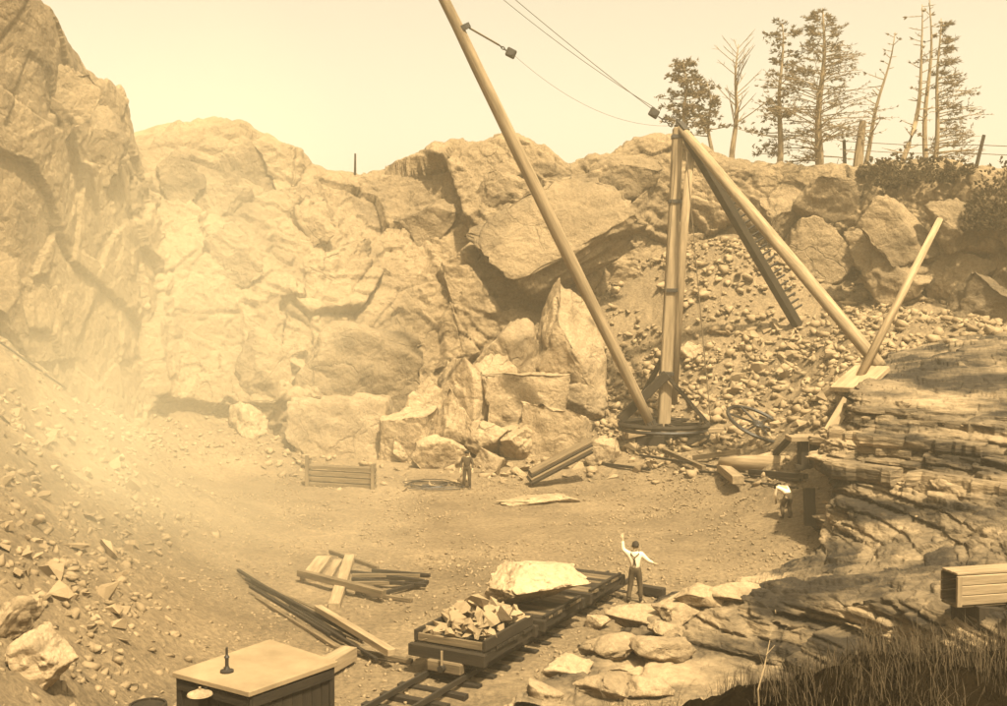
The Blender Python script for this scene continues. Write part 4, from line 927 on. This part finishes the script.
def tree(pb, pt, D, style, label, r0=0.2, crown=(0.15, 1.0), spread=2.4, n=46, name='pine_tree', bend=0.0, side=0, dens=1.0):
    base = surf(pb[0], pb[1], D); topz = P(pt[0], pt[1], D); base_v = base - Vector((0, 0, 0.4)); base_v.y = topz.y = base.y
    t_ = origin(empty(name, base)); tag(t_, label, 'tree', 'conifers on the cliff top')
    H = (topz - base_v).length
    ax = []
    for k in range(15):
        t = k / 14; p = base_v.lerp(topz, t) + Vector((bend * math.sin(t * math.pi) * H * 0.06 + 0.10 * math.sin(t * 9 + pb[0]), 0.1 * math.sin(t * 7), 0)); ax.append(p)
    ax = [Vector(a) for a in ax]
    at_ = lambda t: ax[min(13, int(t * 14))].lerp(ax[min(13, int(t * 14)) + 1], t * 14 - min(13, int(t * 14)))
    MB().tube(ax, [r0 * (1 - 0.86 * (k / 14)) * (1.25 if k == 0 else 1) for k in range(15)], 8).build('trunk', M_BARK, t_, smooth=True)
    br = MB(); lv = Leaves()
    for k in range(n):
        t = crown[0] + (crown[1] - crown[0]) * (k + rnd.random()) / n
        if t > 0.99: continue
        a = rnd.uniform(0, 2 * math.pi)
        if side: a = rnd.gauss(0 if side > 0 else math.pi, 0.9)
        f = (t - crown[0]) / (crown[1] - crown[0])
        if style == 'pads': Lb_ = spread * (0.35 + 0.65 * abs(math.sin(f * 9 + pb[0]))) * (1 - 0.55 * f) * rnd.uniform(.55, 1.1); up = rnd.uniform(-.1, .22)
        elif style == 'feather': Lb_ = spread * (1 - 0.85 * f) * rnd.uniform(.45, 1.1) * (0.6 + 0.4 * min(1, f * 5)); up = rnd.uniform(0.0, .45)
        elif style == 'dead': Lb_ = spread * (0.9 - 0.55 * f) * rnd.uniform(.4, 1.1); up = rnd.uniform(.5, 1.1)
        else: Lb_ = spread * (0.8 - 0.5 * f) * rnd.uniform(.2, 1.0); up = rnd.uniform(-.1, .6)
        d = Vector((math.cos(a), math.sin(a), up)).normalized(); p0 = at_(t)
        pts = [p0 + d * (Lb_ * q) + Vector((0, 0, (-0.10 if style == 'feather' else 0.08) * Lb_ * q * q)) for q in (0, .35, .7, 1)]
        br.tube(pts, [0.05 * (1 - .5 * f), 0.038 * (1 - .5 * f), 0.024, 0.01], 5, False)
        for q in range(2 if style != 'feather' else 4):
            s0 = rnd.uniform(.3, .9); pp_ = pts[0].lerp(pts[3], s0); dd = (d + Vector((rnd.gauss(0, .7), rnd.gauss(0, .7), rnd.gauss(0.1, .25)))).normalized()
            e = pp_ + dd * Lb_ * 0.35 * rnd.uniform(.5, 1); br.tube([pp_, e], [0.018, 0.007], 4, False)
            if style == 'feather':
                for w_ in (.4, .7, 1): lv.tuft(pp_.lerp(e, w_), dd, 0.24, 0.022, int(4 * dens + .5))
            if style == 'pads': lv.tuft(e, dd, 0.28, 0.035, int(16 * dens))
        if style == 'pads':
            for q in range(int(9 * dens)):
                s0 = rnd.uniform(.35, 1.05); c = pts[0].lerp(pts[3], s0) + Vector((rnd.gauss(0, .22), rnd.gauss(0, .22), rnd.gauss(.08, .07)))
                lv.tuft(c, Vector((rnd.gauss(0, 1), rnd.gauss(0, 1), .25)).normalized(), 0.26, 0.035, 9)
        elif style == 'feather':
            for q in range(int(7 * dens)):
                s0 = rnd.uniform(.3, 1.02); c = pts[0].lerp(pts[3], s0) + Vector((0, 0, -0.1 * Lb_ * s0 * s0)); lv.tuft(c, (d + Vector((0, 0, -.2))).normalized(), 0.26, 0.022, 6)
        elif rnd.random() < 0.5 and style == 'bare': lv.tuft(pts[3], d, 0.28, 0.05, 5)
    tag(br.build('branches', M_BARK, t_), kind='stuff')
    if lv.v: tag(lv.build('needles', M_NEED, t_), kind='stuff')
    return t_
tree((686,160),(684,60),71,'pads','dense clumpy pine rising behind the mast head',0.17,(0.28,1.0),2.6,40,dens=1.25)
tree((711,160),(708,82),72,'pads','small clumpy pine right of the mast head',0.15,(0.3,1.0),1.7,24)
tree((733,164),(738,44),71,'dead','bare tree with upswept branches between two clumpy pines',0.2,(0.30,1.0),3.6,34,name='bare_tree')
tree((779,168),(782,24),70,'pads','tall pine with separate flat foliage pads',0.22,(0.12,1.0),3.3,34,dens=1.2)
tree((818,174),(824,8),69,'feather','broadest conifer with feathery drooping branches on a thick trunk',0.30,(0.10,0.98),5.6,120,dens=1.0)
tree((861,174),(895,32),68,'bare','slim bare trunk leaning right beside the broken stump',0.17,(0.25,1.0),2.4,26,name='bare_tree')
tree((897,166),(921,4),67,'bare','crooked bare trunk with short twigs leaning right',0.19,(0.15,1.0),2.6,30,name='bare_tree',bend=1.0)
tree((925,160),(931,-6),67,'bare','straight slender trunk reaching above all others',0.2,(0.2,1.0),1.6,24,name='pine_tree')
tree((935,160),(940,18),67.5,'feather','feathery conifer whose boughs all spread to the right',0.2,(0.12,0.98),3.8,64,side=1,dens=1.0)
st = surf(857, 174, 67.5); sr = origin(empty('broken_stump', st)); tag(sr, 'thick broken stump standing between the conifers', 'stump')
MB().tube([st - Vector((0, 0, .4)), P(860, 145, 67.5), P(863, 121, 67.5)], [0.33, 0.26, 0.2], 9).build('trunk', M_BARK, sr)
for k in range(5): 
    q = st.lerp(P(863, 121, 67.5), 0.35 + .13 * k); MB().tube([q, q + Vector((rnd.choice((-1, 1)) * rnd.uniform(.5, 1.1), 0, .15))], [0.05, 0.02], 5).build('dead_branch', M_BARK, sr)
def shrub(px, py, D, w, h, label, n=900, m=None, bv=None):
    base = hit(px, py, (WALL_BVH,)); base = base[0] if base else surf(px, py, D)
    t_ = origin(empty('shrub', base)); tag(t_, label, 'shrub', 'shrubs along the cliff top')
    b = MB(); lv = Leaves()
    for k in range(16):
        d = Vector((rnd.gauss(0, .8), rnd.gauss(0, .6), rnd.uniform(.4, 1))).normalized(); b.tube([base, base + Vector((d.x * w * .4, d.y * w * .35, d.z * h * .9))], [0.03, 0.01], 4, False)
    for k in range(n):
        a, r_ = rnd.uniform(0, 6.28), rnd.random() ** .6; hh = rnd.random() * math.sqrt(max(0, 1 - r_ * r_)) * (0.75 + .35 * math.sin(a * 3 + px))
        lv.tuft(base + Vector((math.cos(a) * r_ * w / 2, math.sin(a) * r_ * w * .4, hh * h)), Vector((math.cos(a), math.sin(a), .6)), .22, .07, 4)
    tag(b.build('stems', M_BARK, t_), kind='stuff'); tag(lv.build('foliage', m or M_LEAF, t_), kind='stuff')
shrub(915, 186, 64, 4.2, 2.0, 'dark low shrub hanging over the cliff edge under the slender trunks')
shrub(880, 176, 66, 2.6, 1.1, 'small low shrub at the foot of the leaning bare trunk', 420)
shrub(1000, 230, 58, 3.6, 3.4, 'large dark shrub on the cliff edge beyond the fence post', 1100)
shrub(960, 178, 63, 2.2, 0.9, 'thin shrub beside the leaning fence post', 260)

# ================================================================== PEOPLE
M_SKIN = mat('skin', 0.30, 0.08, 5, rough=0.6); M_SHIRT = mat('white_shirt', 0.62, 0.08, 6, bump=0.01, bscale=12)
M_TROU = mat('dark_trousers', 0.05, 0.3, 6, bump=0.01, bscale=12); M_HAIR = mat('dark_hair', 0.02, 0.3, 20); M_COAT = mat('dark_coat', 0.045, 0.3, 6, bump=0.01, bscale=12)
M_BOOT = mat('boot_leather', 0.03, 0.3, 9, rough=0.6)
def skin(name, chains, m, parent, sub=2):
    """chains: lists of (point, radius); shared points are welded"""
    idx, V, Rr, E = {}, [], [], []
    for ch in chains:
        prev = None
        for p, r_ in ch:
            k = tuple(round(c, 4) for c in p)
            if k not in idx: idx[k] = len(V); V.append(p); Rr.append(r_)
            if prev is not None and prev != idx[k]: E.append((prev, idx[k]))
            prev = idx[k]
    me = bpy.data.meshes.new(name); me.from_pydata([tuple(v) for v in V], E, []); me.update()
    o = bpy.data.objects.new(name, me); COL.objects.link(o)
    o.modifiers.new('skin', 'SKIN'); 
    if not me.skin_vertices:
        b = bmesh.new(); b.from_mesh(me); b.verts.layers.skin.verify(); b.to_mesh(me); b.free()
    for k, sv in enumerate(me.skin_vertices[0].data): sv.radius = Rr[k] if hasattr(Rr[k], '__len__') else (Rr[k], Rr[k]); sv.use_root = (k == 0)
    ss = o.modifiers.new('sub', 'SUBSURF'); ss.levels = ss.render_levels = sub
    dg = bpy.context.evaluated_depsgraph_get(); me2 = bpy.data.meshes.new_from_object(o.evaluated_get(dg)); me2.name = name
    bpy.data.objects.remove(o, do_unlink=True); me2.materials.clear(); me2.materials.append(m)
    me2.polygons.foreach_set('use_smooth', [True] * len(me2.polygons))
    return link(name, me2, m, parent)
V3 = lambda *a: Vector(a)
def person(loc, yaw, J, label, shirt, trousers, braces=False, hat=False, scale=1.0):
    """J gives the joints: hip, waist, chest, neck, head, and l/r sh, el, wr, kn, an"""
    root = empty('person', loc, yaw); root.scale = (scale,) * 3; tag(root, label, 'person', 'quarry workers')
    hip, waist, chest, neck, head = J['hip'], J['waist'], J['chest'], J['neck'], J['head']
    up = (head - neck).normalized(); fw = J.get('face', V3(0, 1, 0))
    body = [[(hip, .13), (waist, .115), (chest, .14), (neck, .06), (neck.lerp(head, .5), .055), (head - up * .03, .085), (head + up * .06, .09), (head + up * .105, .06)]]
    sh_ch, tr_ch, boots = [[(hip + (waist - hip) * .2, .155), (waist, .14), (chest, .165), (neck - up * .02, .075)]], [[(hip, .15), (waist, .142)]], []
    for s in ('l', 'r'):
        sh, el, wr, kn, an = (J[s + k] for k in ('sh', 'el', 'wr', 'kn', 'an')); sx = -1 if s == 'l' else 1
        hj = hip + V3(sx * .095, 0, -.04); d = (wr - el).normalized(); palm = wr + d * .075
        side = d.cross(V3(0, 1, 0)); side = side.normalized() if side.length > .1 else V3(1, 0, 0)
        body.append([(chest, .14), (sh, .062), (el, .045), (wr, .031), (palm, .034)])
        for q, (o_, L) in enumerate(((-.034, .066), (-.012, .078), (.011, .074), (.033, .058))):
            k0 = palm + d * .03 + side * o_; body.append([(palm, .034), (k0, .010), (k0 + d * L * .5 + V3(0, .008, 0), .009), (k0 + d * L * .9 + V3(0, .03, 0), .008)])
        th = palm - d * .02 + side * (-.05 * sx); body.append([(palm, .034), (th, .011), (th + d * .045 + side * (-.012 * sx), .009)])
        toe = an + (J['toe'] if 'toe' in J else V3(0, .17, -.045)); 
        body.append([(hip, .13), (hj, .085), (kn, .055), (an, .04), (toe, .03)])
        sh_ch.append([(chest, .165), (sh, .082), (el, .062), (wr - d * .03, .045)])
        tr_ch.append([(hip, .15), (hj, .108), (kn, .082), (an + V3(0, 0, .05), .07)])
        boots.append([(an + V3(0, 0, .10), .062), (an - V3(0, 0, .01), .06), (an.lerp(toe, .6) - V3(0, 0, .01), .055), (toe, .045)])
    bd_ = skin('body', body, M_SKIN, root)
    rt = fw.cross(up).normalized()
    skin('shirt', sh_ch, shirt, root); skin('trousers', tr_ch, trousers, root)
    for b in boots: skin('boot', [b], M_BOOT, root, 1)
    hc = head + up * .055 - fw * .02
    hr = MB(); 
    for i in range(1):
        prof = [(.004, .125), (.05, .115), (.082, .085), (.1, .045), (.104, .0), (.098, -.045)]
        rm = Matrix((rt, fw, up)).transposed(); hr.lathe(hc, [(a, b) for a, b in reversed(prof)], 14, rm)
    hr.build('hair' if not hat else 'hat', M_HAIR, root, smooth=True)
    if hat: MB().lathe(hc, [(.16, .02), (.16, .035)], 16, rm).build('hat_brim', M_HAIR, root)
    fc = head + fw * .085
    MB().tube([fc + up * .03, fc + up * .0 + fw * .028, fc - up * .012], [.010, .016, .010], 6).build('nose', M_SKIN, root, smooth=True)
    for s in (-1, 1):
        MB().lathe(head + fw * .082 + rt * (.034 * s) + up * .035, [(.004, -.008), (.012, 0), (.004, .008)], 8).build('eye', M_HAIR, root)
        MB().lathe(head + rt * (.092 * s) + up * .02, [(.006, -.03), (.018, 0), (.006, .03)], 8).build('ear', M_SKIN, root, smooth=True)
    MB().tube([fc - up * .045 - rt * .025, fc - up * .048, fc - up * .045 + rt * .025], .006, 5).build('mouth', M_HAIR, root)
    if braces:
        bk = -fw
        for s in (-1, 1):
            w0 = waist + rt * (.09 * s); c0 = chest + V3(0, 0, .02); n0 = chest.lerp(neck, .75) + rt * (.11 * s)
            MB().tube([waist + bk * .155 + rt * (.035 * s), c0 + bk * .172 + rt * (.0 * s), n0 + bk * .12, n0 + up * .075, n0 + fw * .12, c0 + fw * .17 + rt * (.10 * s), waist + fw * .15 + rt * (.09 * s)], .017, 5).build('brace', M_TROU, root)
    return root
mp_ = G(635, 602); mz = drop(mp_.x, mp_.y)
stand = dict(hip=V3(0, 0, .95), waist=V3(0, 0, 1.10), chest=V3(0, 0, 1.32), neck=V3(0, .01, 1.47), head=V3(0, .03, 1.60), lsh=V3(-.19, 0, 1.41), rsh=V3(.19, 0, 1.41),
   lel=V3(-.27, 0, 1.15), rel=V3(.27, 0, 1.15), lwr=V3(-.28, .10, .92), rwr=V3(.28, .10, .92), lkn=V3(-.12, .03, .50), rkn=V3(.12, .03, .50), lan=V3(-.14, 0, .08), ran=V3(.14, 0, .08))
wave = dict(stand); wave.update(lel=V3(-.35, .03, 1.52), lwr=V3(-.37, .05, 1.80), rel=V3(.36, -.02, 1.24), rwr=V3(.52, .12, 1.14), lkn=V3(-.13, .02, .50), lan=V3(-.19, -.06, .08), rkn=V3(.14, .04, .50), ran=V3(.16, .02, .08), chest=V3(-.01, .02, 1.32), head=V3(0, .06, 1.60))
person((mp_.x, mp_.y, mz), R(-12), wave, 'man in white shirt and dark braces waving with his back turned', M_SHIRT, M_TROU, braces=True)
p2 = G(467, 491); person((p2.x, p2.y, gz(p2.x, p2.y)), R(170), stand, 'man in dark clothes standing before the boulder heap', M_COAT, M_TROU, hat=True)
bend_ = dict(stand); bend_.update(hip=V3(0, -.14, .86), waist=V3(0, -.04, .99), chest=V3(0, .20, 1.10), neck=V3(0, .36, 1.14), head=V3(0, .49, 1.12), face=V3(0, .5, -.8).normalized(), lsh=V3(-.19, .27, 1.10), rsh=V3(.19, .27, 1.10),
   lel=V3(-.24, .34, .84), rel=V3(.24, .34, .84), lwr=V3(-.16, .42, .62), rwr=V3(.16, .42, .62), lkn=V3(-.13, .08, .47), rkn=V3(.13, .02, .47), lan=V3(-.14, -.02, .08), ran=V3(.15, -.08, .08))
h3 = hit(786, 519, (FLOOR_BVH,))[0]; person(tuple(h3), R(20), bend_, 'man in white shirt bending over beside the ledge', M_SHIRT, M_TROU, hat=True)

# ================================================================== GRASS and weeds on the near bank
M_GRASS = mat('dry_grass', 0.045, 0.5, 3, rough=0.9, coords='World')
gl = MB(); rs = np.random.RandomState(5); gv, gf = [], []
for k in range(15000):
    px, D = rs.uniform(600, 1250), 12 + rs.uniform(-3.6, 1.9)
    x = (px - W0 / 2) / FOC * D
    if fbm(np.array([[x * 1.2, D * 1.2, 0]]), 2, 4)[0] < -0.45: continue
    h = BANK_BVH.ray_cast(Vector((x, D, 20)), Vector((0, 0, -1)))
    if h[0] is None: continue
    p = h[0]; L = (.06 + .34 * rs.random() ** 2.2) * (1 + 0.3 * (px > 860)); a = rs.uniform(0, 6.28); ln_ = Vector((math.cos(a), math.sin(a), 0)) * L * rs.uniform(.15, .95); w_ = Vector((-math.sin(a), math.cos(a), 0)) * rs.uniform(.002, .0055)
    b = len(gv); m1 = p + ln_ * .3 + Vector((0, 0, L * .6)); m2 = p + ln_ + Vector((0, 0, L))
    gv += [tuple(p - w_), tuple(p + w_), tuple(m1 + w_ * .8), tuple(m1 - w_ * .8), tuple(m2)]; gf += [(b, b + 1, b + 2), (b, b + 2, b + 3), (b + 3, b + 2, b + 4)]
me = bpy.data.meshes.new('grass'); me.from_pydata(gv, [], gf); me.update()
tag(link('grass', me, M_GRASS), 'dry grass growing on the dark bank below the box chute', 'grass', kind='stuff')
wq = P(762, 706, 11.6); wz = BANK_BVH.ray_cast(Vector((wq.x, wq.y, 20)), Vector((0, 0, -1)))[0]
wt = MB(); wtop = P(770, 640, 11.8)
wt.tube([wz, P(758, 690, 11.6), P(764, 668, 11.7), wtop], [.012, .010, .008, .004], 5).tube([P(764, 668, 11.7), P(757, 648, 11.6)], [.006, .003], 4).tube([P(766, 655, 11.7), P(775, 645, 11.8)], [.005, .002], 4)
tag(wt.build('weed_stalk', M_WOODL), 'single pale dry weed stalk on the dark bank', 'weed')

# ------------------------------------------------------------------ steam drifting over the left of the quarry
def volume_mat(name, col, dens, aniso=0.2, soft=None):
    hm = bpy.data.materials.new(name); hm.use_nodes = True
    hn = hm.node_tree; hn.nodes.clear(); N = hn.nodes; L = hn.links
    pv = N.new('ShaderNodeVolumePrincipled'); pv.inputs['Color'].default_value = col; pv.inputs['Density'].default_value = dens; pv.inputs['Anisotropy'].default_value = aniso
    if soft:
        tc = N.new('ShaderNodeTexCoord'); gr = N.new('ShaderNodeTexGradient'); gr.gradient_type = 'SPHERICAL'; L.new(tc.outputs['Object'], gr.inputs[0])
        nz = N.new('ShaderNodeTexNoise'); nz.inputs['Scale'].default_value = soft; nz.inputs['Detail'].default_value = 2; L.new(tc.outputs['Object'], nz.inputs['Vector'])
        mr = N.new('ShaderNodeMapRange'); mr.inputs['From Min'].default_value = 0.35; mr.inputs['From Max'].default_value = 0.7; L.new(nz.outputs['Fac'], mr.inputs[0])
        m1 = N.new('ShaderNodeMath'); m1.operation = 'MULTIPLY'; L.new(gr.outputs['Fac'], m1.inputs[0]); L.new(mr.outputs[0], m1.inputs[1])
        m2 = N.new('ShaderNodeMath'); m2.operation = 'MULTIPLY'; L.new(m1.outputs[0], m2.inputs[0]); m2.inputs[1].default_value = dens; L.new(m2.outputs[0], pv.inputs['Density'])
    ho = N.new('ShaderNodeOutputMaterial'); L.new(pv.outputs[0], ho.inputs['Volume'])
    return hm
v_, f_ = ICO[3]
stm = link('steam', mesh_np('steam', v_, f_, True), volume_mat('steam_air', (0.93, 0.82, 0.58, 1), 0.060, 0.0, 1.3))
stm.location = (-11.0, 33.5, 5.5); stm.scale = (9.5, 16, 14.0); tag(stm, 'pale steam drifting over the left side of the quarry', 'steam', kind='stuff')
# ------------------------------------------------------------------ the dusty air
hz = MB().box((0, 70, 14.5), (330, 260, 38)).build('haze', None)
hz.data.materials.append(volume_mat('haze_air', (0.88, 0.76, 0.53, 1), 0.0017)); tag(hz, kind='stuff')
for o in bpy.data.objects:
    if 'org' in o: del o['org']
